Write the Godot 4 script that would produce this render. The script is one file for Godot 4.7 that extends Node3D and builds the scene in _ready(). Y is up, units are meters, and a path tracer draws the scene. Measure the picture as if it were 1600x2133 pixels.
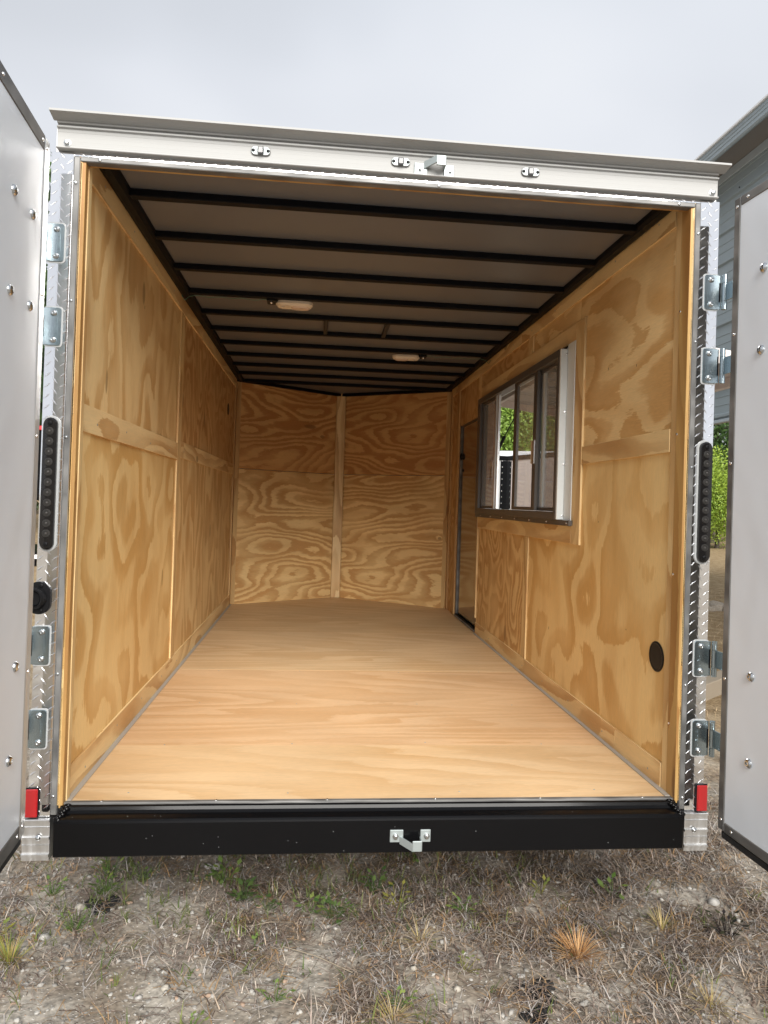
extends Node3D
# A white cargo trailer seen from behind with both rear doors open: plywood inside, dry weedy gravel outside.

const GY := -0.48           # level of the ground; the trailer's floor is y = 0
var rng := RandomNumberGenerator.new()
var M := {}
var taken := {}

# ---------------------------------------------------------------- geometry helper
class Geo:
	var v := PackedVector3Array()
	var n := PackedVector3Array()
	var uv := PackedVector2Array()
	var c := PackedColorArray()
	var xf := Transform3D()
	var grain := Vector3.RIGHT      # direction of u
	var tex := 1.0                  # metres per texture repeat
	var off := Vector2.ZERO
	var col := Color.WHITE
	var colored := false

	func uv_of(p: Vector3, nn: Vector3) -> Vector2:
		var g := grain
		if nn[nn.abs().max_axis_index()] < 0.0:
			nn = -nn
		if absf(nn.dot(g)) > 0.8:
			g = Vector3(g.y, g.z, g.x)
		var w := nn.cross(g)
		return Vector2(p.dot(g), p.dot(w)) / tex + off

	func tri(a: Vector3, b: Vector3, d: Vector3, na: Vector3, nb: Vector3, nd: Vector3) -> void:
		# wound so that the front runs clockwise
		var f := (b - a).cross(d - a)
		if f.length_squared() < 1e-18:
			return
		var m := na + nb + nd
		if f.dot(m) > 0.0:
			var t := b
			b = d
			d = t
			t = nb
			nb = nd
			nd = t
		var mn := m.normalized()
		for q in [[a, na], [b, nb], [d, nd]]:
			v.append(xf * q[0])
			n.append((xf.basis * q[1]).normalized())
			uv.append(uv_of(q[0], mn))
			if colored:
				c.append(col)

	func quad(a: Vector3, b: Vector3, d: Vector3, e: Vector3, nn := Vector3.ZERO) -> void:
		if nn == Vector3.ZERO:
			nn = (b - a).cross(d - a).normalized()
			if nn == Vector3.ZERO:
				nn = (d - a).cross(e - a).normalized()
		tri(a, b, d, nn, nn, nn)
		tri(a, d, e, nn, nn, nn)

	func box(lo: Vector3, hi: Vector3, bev := 0.0) -> void:
		# a box with chamfered edges
		var l := Vector3(minf(lo.x, hi.x), minf(lo.y, hi.y), minf(lo.z, hi.z))
		var h := Vector3(maxf(lo.x, hi.x), maxf(lo.y, hi.y), maxf(lo.z, hi.z))
		var b := minf(bev, minf(h.x - l.x, minf(h.y - l.y, h.z - l.z)) * 0.45)
		var ctr := (l + h) / 2.0
		var hf := (h - l) / 2.0
		for ax in 3:
			var u := (ax + 1) % 3
			var w := (ax + 2) % 3
			for s: float in [-1.0, 1.0]:
				var nn := Vector3.ZERO
				nn[ax] = s
				var ps := []
				for k: Array in [[-1, -1], [1, -1], [1, 1], [-1, 1]]:
					var p := Vector3.ZERO
					p[ax] = s * hf[ax]
					p[u] = k[0] * (hf[u] - b)
					p[w] = k[1] * (hf[w] - b)
					ps.append(ctr + p)
				quad(ps[0], ps[1], ps[2], ps[3], nn)
			if b > 0.0:
				for su: float in [-1.0, 1.0]:
					for sw: float in [-1.0, 1.0]:
						var p1 := Vector3.ZERO
						p1[u] = su * hf[u]
						p1[w] = sw * (hf[w] - b)
						var p2 := Vector3.ZERO
						p2[u] = su * (hf[u] - b)
						p2[w] = sw * hf[w]
						var nn2 := Vector3.ZERO
						nn2[u] = su
						nn2[w] = sw
						var e := Vector3.ZERO
						e[ax] = hf[ax] - b
						quad(ctr + p1 - e, ctr + p1 + e, ctr + p2 + e, ctr + p2 - e, nn2.normalized())
		if b > 0.0:
			for sx: float in [-1.0, 1.0]:
				for sy: float in [-1.0, 1.0]:
					for sz: float in [-1.0, 1.0]:
						var s3 := Vector3(sx, sy, sz)
						var nn3 := s3.normalized()
						tri(ctr + s3 * (hf - Vector3(0, b, b)), ctr + s3 * (hf - Vector3(b, 0, b)), ctr + s3 * (hf - Vector3(b, b, 0)), nn3, nn3, nn3)

	func tube(p0: Vector3, p1: Vector3, r0: float, r1: float, seg := 8, caps := true) -> void:
		var d := (p1 - p0).normalized()
		var a := d.cross(Vector3.UP if absf(d.y) < 0.9 else Vector3.RIGHT).normalized()
		var b := d.cross(a)
		for i in seg:
			var t0 := TAU * i / seg
			var t1 := TAU * (i + 1) / seg
			var n0 := a * cos(t0) + b * sin(t0)
			var n1 := a * cos(t1) + b * sin(t1)
			tri(p0 + n0 * r0, p1 + n0 * r1, p1 + n1 * r1, n0, n0, n1)
			tri(p0 + n0 * r0, p1 + n1 * r1, p0 + n1 * r0, n0, n1, n1)
			if caps:
				tri(p0, p0 + n0 * r0, p0 + n1 * r0, -d, -d, -d)
				tri(p1, p1 + n0 * r1, p1 + n1 * r1, d, d, d)

	func path(pts: Array, r: float, seg := 6) -> void:
		for i in pts.size() - 1:
			tube(pts[i], pts[i + 1], r, r, seg, true)

	func lathe(prof: Array, seg := 16) -> void:
		# profile of Vector2(radius, z), turned about z
		for k in prof.size() - 1:
			var p: Vector2 = prof[k]
			var q: Vector2 = prof[k + 1]
			var t := (q - p).normalized()
			var nr := Vector2(t.y, -t.x)
			if nr.length() < 0.5:
				continue
			for i in seg:
				var a0 := TAU * i / seg
				var a1 := TAU * (i + 1) / seg
				var d0 := Vector3(cos(a0), sin(a0), 0)
				var d1 := Vector3(cos(a1), sin(a1), 0)
				var z := Vector3(0, 0, 1)
				var n0 := d0 * nr.x + z * nr.y
				var n1 := d1 * nr.x + z * nr.y
				tri(d0 * p.x + z * p.y, d0 * q.x + z * q.y, d1 * q.x + z * q.y, n0, n0, n1)
				tri(d0 * p.x + z * p.y, d1 * q.x + z * q.y, d1 * p.x + z * p.y, n0, n1, n1)

	func prism(poly: PackedVector2Array, o: Vector3, ux: Vector3, uy: Vector3, uz: Vector3, depth: float, bev := 0.0) -> void:
		# a polygon in (ux, uy) pushed along uz by depth, its far edge chamfered
		var cnt := poly.size()
		var ctr := Vector2.ZERO
		for p in poly:
			ctr += p / cnt
		var inner := poly
		if bev > 0.0:
			inner = PackedVector2Array()
			for p in poly:
				inner.append(p - (p - ctr).normalized() * bev)
		var id := Geometry2D.triangulate_polygon(poly)
		for k in range(0, id.size(), 3):
			var t := []
			for j in 3:
				t.append(o + ux * poly[id[k + j]].x + uy * poly[id[k + j]].y)
			tri(t[0], t[1], t[2], -uz, -uz, -uz)
			t = []
			for j in 3:
				t.append(o + ux * inner[id[k + j]].x + uy * inner[id[k + j]].y + uz * depth)
			tri(t[0], t[1], t[2], uz, uz, uz)
		var cw := Geometry2D.is_polygon_clockwise(poly)
		for i in cnt:
			var a := poly[i]
			var b := poly[(i + 1) % cnt]
			var e := (b - a).normalized()
			var m := Vector2(e.y, -e.x) * (-1.0 if cw else 1.0)
			var nn := (ux * m.x + uy * m.y).normalized()
			var pa := o + ux * a.x + uy * a.y
			var pb := o + ux * b.x + uy * b.y
			quad(pa, pb, pb + uz * (depth - bev), pa + uz * (depth - bev), nn)
			if bev > 0.0:
				var ia := inner[i]
				var ib := inner[(i + 1) % cnt]
				var nb := (nn + uz).normalized()
				quad(pa + uz * (depth - bev), pb + uz * (depth - bev), o + ux * ib.x + uy * ib.y + uz * depth, o + ux * ia.x + uy * ia.y + uz * depth, nb)

	func fit_uv(r: RandomNumberGenerator) -> void:
		# slide the pattern so that the piece lies inside one repeat of it
		var area := [0.0, 0.0, 0.0]
		for k in range(0, v.size(), 3):
			area[n[k].abs().max_axis_index()] += (v[k + 1] - v[k]).cross(v[k + 2] - v[k]).length()
		var main := area.find(area.max())
		var lo := Vector2.INF
		var hi := -Vector2.INF
		for k in uv.size():
			if n[k].abs().max_axis_index() == main:
				lo = lo.min(uv[k])
				hi = hi.max(uv[k])
		var d := Vector2.ZERO
		for k in 2:
			var room := 0.98 - (hi[k] - lo[k])
			d[k] = 0.01 + maxf(room, 0.0) * r.randf() - lo[k]
		for k in uv.size():
			uv[k] += d

	func mesh() -> ArrayMesh:
		var arr := []
		arr.resize(Mesh.ARRAY_MAX)
		arr[Mesh.ARRAY_VERTEX] = v
		arr[Mesh.ARRAY_NORMAL] = n
		arr[Mesh.ARRAY_TEX_UV] = uv
		if colored:
			arr[Mesh.ARRAY_COLOR] = c
		var m := ArrayMesh.new()
		m.add_surface_from_arrays(Mesh.PRIMITIVE_TRIANGLES, arr)
		return m


func rounded(w: float, h: float, r: float, k := 4, at := Vector2.ZERO) -> PackedVector2Array:
	var out := PackedVector2Array()
	for q in 4:
		var cx := (w / 2 - r) * (1.0 if q == 0 or q == 3 else -1.0)
		var cy := (h / 2 - r) * (1.0 if q < 2 else -1.0)
		for i in k + 1:
			var t := PI / 2 * (q + float(i) / k)
			var p := at + Vector2(cx + r * cos(t), cy + r * sin(t))
			if out.is_empty() or out[out.size() - 1].distance_to(p) > 1e-5:
				out.append(p)
	if out[0].distance_to(out[out.size() - 1]) < 1e-5:
		out.remove_at(out.size() - 1)
	return out


func rectp(x0: float, y0: float, x1: float, y1: float) -> PackedVector2Array:
	return PackedVector2Array([Vector2(x0, y0), Vector2(x1, y0), Vector2(x1, y1), Vector2(x0, y1)])


# ---------------------------------------------------------------- scene tree helpers
func numbered(called: String) -> String:
	var k: int = taken.get(called, 0)
	taken[called] = k + 1
	return called if k == 0 else "%s_%03d" % [called, k]


func thing(called: String, label: String, category: String, at := Vector3.ZERO, group := "") -> Node3D:
	var o := Node3D.new()
	o.name = numbered(called)
	add_child(o, true)
	o.position = at
	tag(o, label, category, group)
	return o


func tag(o: Node, label: String, category: String, group := "") -> void:
	o.set_meta("label", label)
	o.set_meta("category", category)
	if group:
		o.set_meta("group", group)


func structure(called: String, mesh: Mesh, m: Material) -> MeshInstance3D:
	var o := MeshInstance3D.new()
	o.name = numbered(called)
	o.mesh = mesh
	o.material_override = m
	add_child(o, true)
	o.set_meta("kind", "structure")
	return o


func part(parent: Node3D, called: String, g, m: Material, local := false) -> MeshInstance3D:
	# a mesh under its thing; g holds scene positions unless local
	var o := MeshInstance3D.new()
	o.name = called
	o.mesh = g.mesh() if g is Geo else g
	o.material_override = m
	parent.add_child(o, true)
	if not local:
		var p: Node = parent
		var s := Vector3.ZERO
		while p != self:
			s += (p as Node3D).position
			p = p.get_parent()
		o.position = -s
	return o


func sub(parent: Node3D, called: String, at := Vector3.ZERO, turn := Vector3.ZERO) -> Node3D:
	var o := Node3D.new()
	o.name = called
	parent.add_child(o, true)
	var p: Node = parent
	var s := Vector3.ZERO
	while p != self:
		s += (p as Node3D).position
		p = p.get_parent()
	o.position = at - s
	o.rotation = turn
	return o


func geo(grain := Vector3.RIGHT, tex := 1.0, off := Vector2.ZERO) -> Geo:
	var g := Geo.new()
	g.grain = grain
	g.tex = tex
	g.off = off
	return g


func boxg(lo: Vector3, hi: Vector3, bev := 0.0) -> Geo:
	var g := Geo.new()
	g.box(lo, hi, bev)
	return g


func lin(r: float, g: float, b: float) -> Color:
	return Color(r, g, b).linear_to_srgb()


func mat(called: String, color: Color, rough := 0.6, metal := 0.0) -> StandardMaterial3D:
	var m := StandardMaterial3D.new()
	m.resource_name = called
	m.albedo_color = color
	m.roughness = rough
	m.metallic = metal
	M[called] = m
	return m


func noise(sd: int, freq: float, oct := 1, kind := FastNoiseLite.TYPE_SIMPLEX_SMOOTH) -> FastNoiseLite:
	var f := FastNoiseLite.new()
	f.seed = sd
	f.noise_type = kind
	f.frequency = freq
	f.fractal_type = FastNoiseLite.FRACTAL_FBM if oct > 1 else FastNoiseLite.FRACTAL_NONE
	f.fractal_octaves = oct
	return f


# ---------------------------------------------------------------- computed textures
func plywood(sd: int, size: int, metres: float, rings: float, along: float, across: float, wob: float, contrast: float, early: Vector3, late: Vector3, knots: int) -> Image:
	# rotary-cut pine: contour bands of a slow field, u along the grain; each band fades in on one side and stops sharply on the other
	var a := noise(sd, 1.0, 1)
	var b := noise(sd + 1, 1.0, 1)
	var e := noise(sd + 4, 1.0, 1)
	var s := noise(sd + 2, 1.0)
	var t := noise(sd + 3, 1.0)
	var rr := RandomNumberGenerator.new()
	rr.seed = sd
	var ks := []
	for q in knots:
		ks.append(Vector4(rr.randf() * metres, rr.randf() * metres, rr.randf_range(0.012, 0.028), rr.randf_range(1.5, 3.4)))
	var data := PackedByteArray()
	data.resize(size * size * 3)
	var k := 0
	for j in size:
		var y := metres * j / size
		var row := []
		for q: Vector4 in ks:
			if absf(q.y - y) < q.z * 7.0:
				row.append(q)
		for i in size:
			var x := metres * i / size
			var w := b.get_noise_2d(x * along * 3.1, y * across * 2.3)
			# fibres feather the edges of the bands along the grain
			var w2 := e.get_noise_2d(x * 9.0, y * 24.0) + 0.75 * e.get_noise_2d(x * 10.0 + 7.0, y * 120.0) + 0.6 * e.get_noise_2d(x * 26.0, y * 300.0)
			var core := 0.0
			var push := 0.0
			for q: Vector4 in row:
				var r := Vector2((x - q.x) / q.w, y - q.y).length() / q.z
				push += 0.20 * exp(-r * r * 0.12)
				core += 1.0 - smoothstep(0.75, 1.15, r)
			var f := (a.get_noise_2d(x * along, y * across) + w * wob + w2 * (0.012 + 0.09 * wob) + push) * rings + 20.0
			f -= floorf(f)
			var vary := clampf(0.92 + 0.7 * b.get_noise_2d(x * 0.9 + 31.0, y * 0.9), 0.5, 1.2)
			var d := smoothstep(0.34, 0.58, f) * (0.66 + 0.34 * smoothstep(0.6, 0.95, f)) * (1.0 - smoothstep(0.975, 1.0, f)) * vary + maxf(0.0, 0.42 * b.get_noise_2d(x * 1.6, y * 7.0 + 60.0)) + maxf(0.0, 0.35 * e.get_noise_2d(x * 1.1 + 90.0, y * 1.3))
			var fib := s.get_noise_2d(x * 7.0, y * 420.0) * 0.075 + t.get_noise_2d(x * 25.0, y * 150.0) * 0.055
			var tone := 1.0 + fib + 0.06 * a.get_noise_2d(x * 1.7 + 40.0, y * 1.7)
			d = clampf(d * contrast + 0.05 + fib * 1.1, 0.0, 1.0)
			var c := early.lerp(late, d) * tone
			if core > 0.0:
				c = c.lerp(late * 0.55, core * 0.75)
			data[k] = int(255.0 * pow(clampf(c.x, 0, 1), 0.4545))
			data[k + 1] = int(255.0 * pow(clampf(c.y, 0, 1), 0.4545))
			data[k + 2] = int(255.0 * pow(clampf(c.z, 0, 1), 0.4545))
			k += 3
	return Image.create_from_data(size, size, false, Image.FORMAT_RGB8, data)


func soil(size: int) -> Image:
	var a := noise(51, 0.006, 4)
	var b := noise(52, 0.06, 3)
	var c := noise(53, 0.09, 2, FastNoiseLite.TYPE_CELLULAR)
	var data := PackedByteArray()
	data.resize(size * size * 3)
	var k := 0
	for j in size:
		for i in size:
			var x := float(i)
			var y := float(j)
			var m := a.get_noise_2d(x, y)
			var g := b.get_noise_2d(x, y)
			var p := c.get_noise_2d(x, y)
			var col := Vector3(0.230, 0.192, 0.150).lerp(Vector3(0.325, 0.298, 0.257), clampf(0.5 + m * 1.2, 0, 1))
			col *= 0.95 + g * 0.45
			if p < -0.80:
				col = col.lerp(Vector3(0.55, 0.53, 0.50), clampf((-0.80 - p) * 9.0, 0, 0.85))
			data[k] = int(255.0 * pow(clampf(col.x, 0, 1), 0.4545))
			data[k + 1] = int(255.0 * pow(clampf(col.y, 0, 1), 0.4545))
			data[k + 2] = int(255.0 * pow(clampf(col.z, 0, 1), 0.4545))
			k += 3
	return Image.create_from_data(size, size, false, Image.FORMAT_RGB8, data)


func streaks(sd: int, w: int, h: int, lo: float, hi: float, fx: float, fy: float) -> ImageTexture:
	var a := noise(sd, 1.0, 2)
	var data := PackedByteArray()
	data.resize(w * h)
	for j in h:
		for i in w:
			data[j * w + i] = int(255.0 * clampf(lerpf(lo, hi, 0.5 + 0.9 * a.get_noise_2d(i * fx, j * fy)), 0, 1))
	return ImageTexture.create_from_image(Image.create_from_data(w, h, false, Image.FORMAT_L8, data))


func sky_image() -> Image:
	var w := 512
	var h := 256
	var im := Image.create(w, h, false, Image.FORMAT_RGBF)
	var n := noise(7, 1.0, 4)
	for j in h:
		var el := PI * (0.5 - (j + 0.5) / h)
		for i in w:
			var az := TAU * i / w
			var d := Vector3(cos(el) * cos(az), sin(el), cos(el) * sin(az))
			var e := maxf(d.y, 0.0)
			var q := d / (0.25 + e)
			var m := n.get_noise_3d(q.x * 0.9, 0.3, q.z * 0.9) * smoothstep(0.0, 0.35, e)
			var c := Vector3(0.765, 0.790, 0.838).lerp(Vector3(0.665, 0.712, 0.790), smoothstep(0.15, 0.95, e))
			c *= 1.0 + m * 0.26
			c = c.lerp(Vector3(0.80, 0.82, 0.85), clampf(m * 0.9, 0.0, 0.5))
			im.set_pixel(i, j, Color(c.x, c.y, c.z))
	return im


func ply_mat(called: String, im: Image, tint := Color.WHITE, rough := 0.55) -> StandardMaterial3D:
	var m := mat(called, tint, rough)
	m.albedo_texture = ImageTexture.create_from_image(im)
	return m


func tinted(of: String, called: String, tint: Color) -> StandardMaterial3D:
	var m: StandardMaterial3D = M[of].duplicate()
	m.resource_name = called
	m.albedo_color = tint
	M[called] = m
	return m


func materials() -> void:
	var pale := Vector3(0.825, 0.630, 0.335)
	var honey := Vector3(0.625, 0.392, 0.150)
	var jobs := [
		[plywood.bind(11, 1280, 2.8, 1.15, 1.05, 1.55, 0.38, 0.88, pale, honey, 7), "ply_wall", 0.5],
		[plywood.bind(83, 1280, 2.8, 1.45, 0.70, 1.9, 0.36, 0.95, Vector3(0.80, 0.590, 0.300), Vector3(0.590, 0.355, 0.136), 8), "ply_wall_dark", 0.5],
		[plywood.bind(23, 1024, 2.8, 2.6, 1.0, 2.2, 0.30, 0.9, Vector3(0.78, 0.56, 0.27), Vector3(0.54, 0.295, 0.10), 10), "ply_bold", 0.55],
		[plywood.bind(37, 1024, 2.6, 3.6, 0.60, 2.3, 0.16, 1.05, Vector3(0.82, 0.595, 0.280), Vector3(0.560, 0.312, 0.110), 8), "ply_nose", 0.6],
		[plywood.bind(41, 1024, 2.6, 2.4, 0.30, 3.0, 0.16, 0.62, Vector3(0.690, 0.495, 0.290), Vector3(0.575, 0.370, 0.182), 5), "ply_floor", 0.5],
		[plywood.bind(67, 1024, 2.5, 1.6, 0.6, 3.2, 0.14, 0.75, pale, Vector3(0.545, 0.325, 0.130), 6), "board", 0.55],
	]
	var threads := []
	for j in jobs:
		var t := Thread.new()
		t.start(j[0])
		threads.append(t)
	var ts := Thread.new()
	ts.start(soil.bind(1024))
	for k in jobs.size():
		ply_mat(jobs[k][1], threads[k].wait_to_finish(), Color.WHITE, jobs[k][2])
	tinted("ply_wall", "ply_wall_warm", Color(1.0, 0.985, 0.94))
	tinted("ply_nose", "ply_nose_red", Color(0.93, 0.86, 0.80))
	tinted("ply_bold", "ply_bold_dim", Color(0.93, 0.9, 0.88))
	tinted("ply_floor", "ply_floor_pink", Color(1.0, 0.975, 0.97))
	tinted("ply_floor", "ply_floor_grey", Color(0.98, 0.97, 0.95))
	tinted("board", "board_light", Color(0.95, 0.94, 0.92))
	tinted("board", "board_orange", Color(0.80, 0.73, 0.61))
	tinted("board", "board_brown", Color(0.87, 0.82, 0.76))
	mat("ply_edge", lin(0.62, 0.40, 0.19), 0.7)
	var g := mat("soil", Color.WHITE, 0.95)
	var si: Image = ts.wait_to_finish()
	g.albedo_texture = ImageTexture.create_from_image(si)
	var bump := si.duplicate()
	bump.convert(Image.FORMAT_L8)
	bump.bump_map_to_normal_map(6.0)
	g.vertex_color_use_as_albedo = true
	g.normal_enabled = true
	g.normal_texture = ImageTexture.create_from_image(bump)
	g.normal_scale = 1.0
	g.metallic_specular = 0.2

	# metals
	var al := mat("aluminium", lin(0.72, 0.72, 0.715), 0.38, 1.0)
	al.roughness_texture = streaks(3, 256, 256, 0.30, 0.48, 0.9, 0.02)
	al.roughness_texture_channel = BaseMaterial3D.TEXTURE_CHANNEL_RED
	al.roughness = 1.0
	var worn := mat("worn_aluminium", Color(0.66, 0.655, 0.645), 0.55, 0.25)
	worn.albedo_texture = streaks(5, 256, 256, 0.55, 0.78, 0.02, 0.03)
	mat("tread_plate", lin(0.93, 0.935, 0.95), 0.045, 1.0)
	mat("tread_bar", lin(0.90, 0.905, 0.92), 0.22, 1.0)
	mat("zinc", lin(0.40, 0.475, 0.51), 0.24, 1.0)
	mat("bolt_steel", lin(0.58, 0.60, 0.61), 0.2, 1.0)
	mat("galvanised", lin(0.36, 0.40, 0.40), 0.5, 0.7)
	mat("fascia_aluminium", lin(0.355, 0.355, 0.348), 0.55).metallic_specular = 0.25
	mat("rivet", lin(0.85, 0.85, 0.85), 0.25, 1.0)
	# paints and plastics
	var wp := mat("white_panel", lin(0.76, 0.82, 0.89), 0.36)
	wp.metallic_specular = 0.5
	var wn := noise(61, 0.02, 2)
	var wi := Image.create(256, 256, false, Image.FORMAT_L8)
	for y in 256:
		for x in 256:
			wi.set_pixel(x, y, Color.from_hsv(0, 0, 0.5 + 0.4 * wn.get_noise_2d(x, y * 0.6)))
	wi.bump_map_to_normal_map(2.0)
	wp.normal_enabled = true
	wp.normal_texture = ImageTexture.create_from_image(wi)
	wp.normal_scale = 0.35
	wp.uv1_triplanar = true
	mat("white_sheet", lin(0.76, 0.76, 0.76), 0.35)
	mat("white_trim", lin(0.66, 0.69, 0.69), 0.35)
	mat("pale_sheet", lin(0.70, 0.62, 0.58), 0.45)
	mat("black_paint", lin(0.0035, 0.0035, 0.004), 0.2).metallic_specular = 0.3
	mat("black_rail", lin(0.0045, 0.0048, 0.0065), 0.5).metallic_specular = 0.25
	mat("bow_face", lin(0.018, 0.017, 0.017), 0.5)
	mat("black_plastic", lin(0.010, 0.010, 0.011), 0.4).metallic_specular = 0.3
	mat("rubber", lin(0.015, 0.015, 0.016), 0.75)
	mat("sealant", lin(0.44, 0.45, 0.45), 0.5)
	mat("grey_strip", lin(0.36, 0.33, 0.29), 0.6)
	mat("ceiling_skin", lin(0.14, 0.143, 0.155), 0.34)
	mat("bronze", lin(0.085, 0.076, 0.069), 0.38)
	mat("lamp_shell", lin(0.74, 0.66, 0.55), 0.4)
	mat("lamp_lens", lin(0.70, 0.58, 0.50), 0.25)
	mat("green_wire", lin(0.10, 0.22, 0.16), 0.5)
	mat("dark_mirror", lin(0.30, 0.27, 0.24), 0.12, 0.9)
	var red := mat("red_lens", lin(0.42, 0.003, 0.006), 0.12)
	red.clearcoat_enabled = true
	mat("smoke_lens", lin(0.012, 0.011, 0.011), 0.1)
	mat("diode", lin(0.030, 0.028, 0.026), 0.3)
	mat("diode_tip", lin(0.08, 0.075, 0.07), 0.3)
	mat("clear_lens", lin(0.16, 0.155, 0.15), 0.25)
	mat("smoke_dome", lin(0.10, 0.10, 0.105), 0.12)
	var gl := mat("glass", Color(0.95, 0.97, 0.96, 0.10), 0.03)
	gl.transparency = BaseMaterial3D.TRANSPARENCY_ALPHA
	var sc := mat("insect_screen", Color(0.22, 0.205, 0.19, 0.45), 0.7)
	sc.transparency = BaseMaterial3D.TRANSPARENCY_ALPHA
	# outside
	mat("siding", lin(0.275, 0.325, 0.35), 0.42)
	mat("siding_trim", lin(0.40, 0.45, 0.48), 0.4)
	mat("soffit", lin(0.24, 0.22, 0.20), 0.6)
	mat("tan_board", lin(0.28, 0.21, 0.13), 0.7)
	mat("timber", lin(0.23, 0.19, 0.14), 0.8)
	mat("bark", lin(0.07, 0.055, 0.042), 0.9)
	var leaf := mat("leaf", Color.WHITE, 0.55)
	leaf.vertex_color_use_as_albedo = true
	leaf.backlight_enabled = true
	leaf.backlight = Color(0.45, 0.45, 0.45)
	leaf.cull_mode = BaseMaterial3D.CULL_DISABLED
	var blade := mat("blade", Color.WHITE, 0.75)
	blade.vertex_color_use_as_albedo = true
	blade.cull_mode = BaseMaterial3D.CULL_DISABLED
	blade.metallic_specular = 0.3
	var stone := mat("stone", Color.WHITE, 0.85)
	stone.vertex_color_use_as_albedo = true
	mat("char", lin(0.014, 0.013, 0.012), 0.95)


# ---------------------------------------------------------------- the place
func _ready() -> void:
	rng.seed = 20240
	# camera: a phone held at chest height, turned a little to the right and rolled
	var cam := Camera3D.new()
	cam.name = "camera"
	cam.projection = Camera3D.PROJECTION_FRUSTUM
	cam.near = 0.05
	cam.far = 600.0
	cam.size = 2133.0 / 1474.0 * cam.near
	cam.frustum_offset = Vector2(0.0, -33.6 / 1474.0 * cam.near)
	cam.transform = Transform3D(Basis(Vector3.UP, -0.0951) * Basis(Vector3.RIGHT, 0.0099) * Basis(Vector3.BACK, 0.0323), Vector3(-0.2476, 1.0016, 2.36))
	add_child(cam)
	cam.current = true
	var we := WorldEnvironment.new()
	we.name = "environment"
	var e := Environment.new()
	e.background_mode = Environment.BG_SKY
	var sm := PanoramaSkyMaterial.new()
	sm.panorama = ImageTexture.create_from_image(sky_image())
	sm.energy_multiplier = 0.220
	e.sky = Sky.new()
	e.sky.sky_material = sm
	e.tonemap_mode = Environment.TONE_MAPPER_LINEAR
	e.tonemap_exposure = 4.65
	e.sdfgi_enabled = true
	e.ssao_enabled = true
	e.ssil_enabled = true
	we.environment = e
	add_child(we)
	var sun := DirectionalLight3D.new()
	sun.name = "sun"
	sun.light_energy = 0.5
	sun.light_angular_distance = 42.0
	sun.light_color = Color(1.0, 0.985, 0.96)
	sun.shadow_enabled = true
	sun.rotation = Vector3(deg_to_rad(-31.0), deg_to_rad(5.0), 0)
	add_child(sun)

	materials()
	ground()
	trailer()
	building()
	neighbours()
	trees()
	litter()


func hgt(x: float, z: float) -> float:
	var near := 1.0 - smoothstep(3.0, 12.0, Vector2(x, z).length())
	return GY + near * (0.016 * ground_noise.get_noise_2d(x * 1.6, z * 1.6) + 0.008 * ground_noise.get_noise_2d(x * 9.0 + 50.0, z * 9.0)) + (1.0 - near) * 0.05 * ground_noise.get_noise_2d(x * 0.2, z * 0.2)

var ground_noise := noise(91, 1.0, 2)


func axis(lo: float, hi: float, step: float, far: float) -> PackedFloat32Array:
	var a := PackedFloat32Array()
	var side := []
	var s := step
	var p := lo
	while p > -far:
		s *= 1.25
		p -= s
		side.append(p)
	side.reverse()
	for q: float in side:
		a.append(q)
	var k := int((hi - lo) / step)
	for i in k + 1:
		a.append(lo + i * step)
	s = step
	p = hi
	while p < far:
		s *= 1.25
		p += s
		a.append(p)
	return a


func ground() -> void:
	var xs := axis(-2.4, 2.4, 0.03, 280.0)
	var zs := axis(-1.5, 1.2, 0.03, 280.0)
	var v := PackedVector3Array()
	var n := PackedVector3Array()
	var u := PackedVector2Array()
	var tang := PackedFloat32Array()
	var id := PackedInt32Array()
	var cl := PackedColorArray()
	for z in zs:
		for x in xs:
			v.append(Vector3(x, hgt(x, z), z))
			var d := 0.015
			n.append(Vector3(hgt(x - d, z) - hgt(x + d, z), 2 * d, hgt(x, z - d) - hgt(x, z + d)).normalized())
			u.append(Vector2(x, z) / 1.7)
			tang.append_array([1.0, 0.0, 0.0, 1.0])
			cl.append(Color.WHITE.lerp(Color(0.34, 0.30, 0.26), clampf((grass_density(x, z) - 0.22) * 1.3, 0.0, 1.0)).lerp(Color(1.0, 0.83, 0.58), smoothstep(1.5, 3.0, absf(x)) * smoothstep(0.4, 2.0, -z)))  # humus under dense grass with painted-in shade near the sill; straw colour farther out
	var w := xs.size()
	for j in zs.size() - 1:
		for i in w - 1:
			var a := j * w + i
			id.append_array([a, a + 1, a + w, a + 1, a + w + 1, a + w])
	var arr := []
	arr.resize(Mesh.ARRAY_MAX)
	arr[Mesh.ARRAY_VERTEX] = v
	arr[Mesh.ARRAY_NORMAL] = n
	arr[Mesh.ARRAY_TEX_UV] = u
	arr[Mesh.ARRAY_TANGENT] = tang
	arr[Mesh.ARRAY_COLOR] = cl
	arr[Mesh.ARRAY_INDEX] = id
	var m := ArrayMesh.new()
	m.add_surface_from_arrays(Mesh.PRIMITIVE_TRIANGLES, arr)
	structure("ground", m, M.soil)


# ---------------------------------------------------------------- the trailer
func trailer() -> void:
	var t := thing("cargo_trailer", "white enclosed cargo trailer with rear doors open and bare plywood inside", "trailer", Vector3(0, GY, -2.2))
	trailer_floor(t)
	trailer_walls(t)
	trailer_nose(t)
	trailer_ceiling(t)
	trailer_window(t)
	trailer_side_door(t)
	trailer_rear(t)
	trailer_fittings(t)
	trailer_doors(t)
	trailer_shell(t)


func board(p: Node3D, lo: Vector3, hi: Vector3, grain: Vector3, m := "board", bev := 0.0012, called := "trim_board") -> MeshInstance3D:
	var g := geo(grain, 2.5)
	g.box(lo, hi, bev)
	g.fit_uv(rng)
	return part(p, called, g, M[m])


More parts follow.
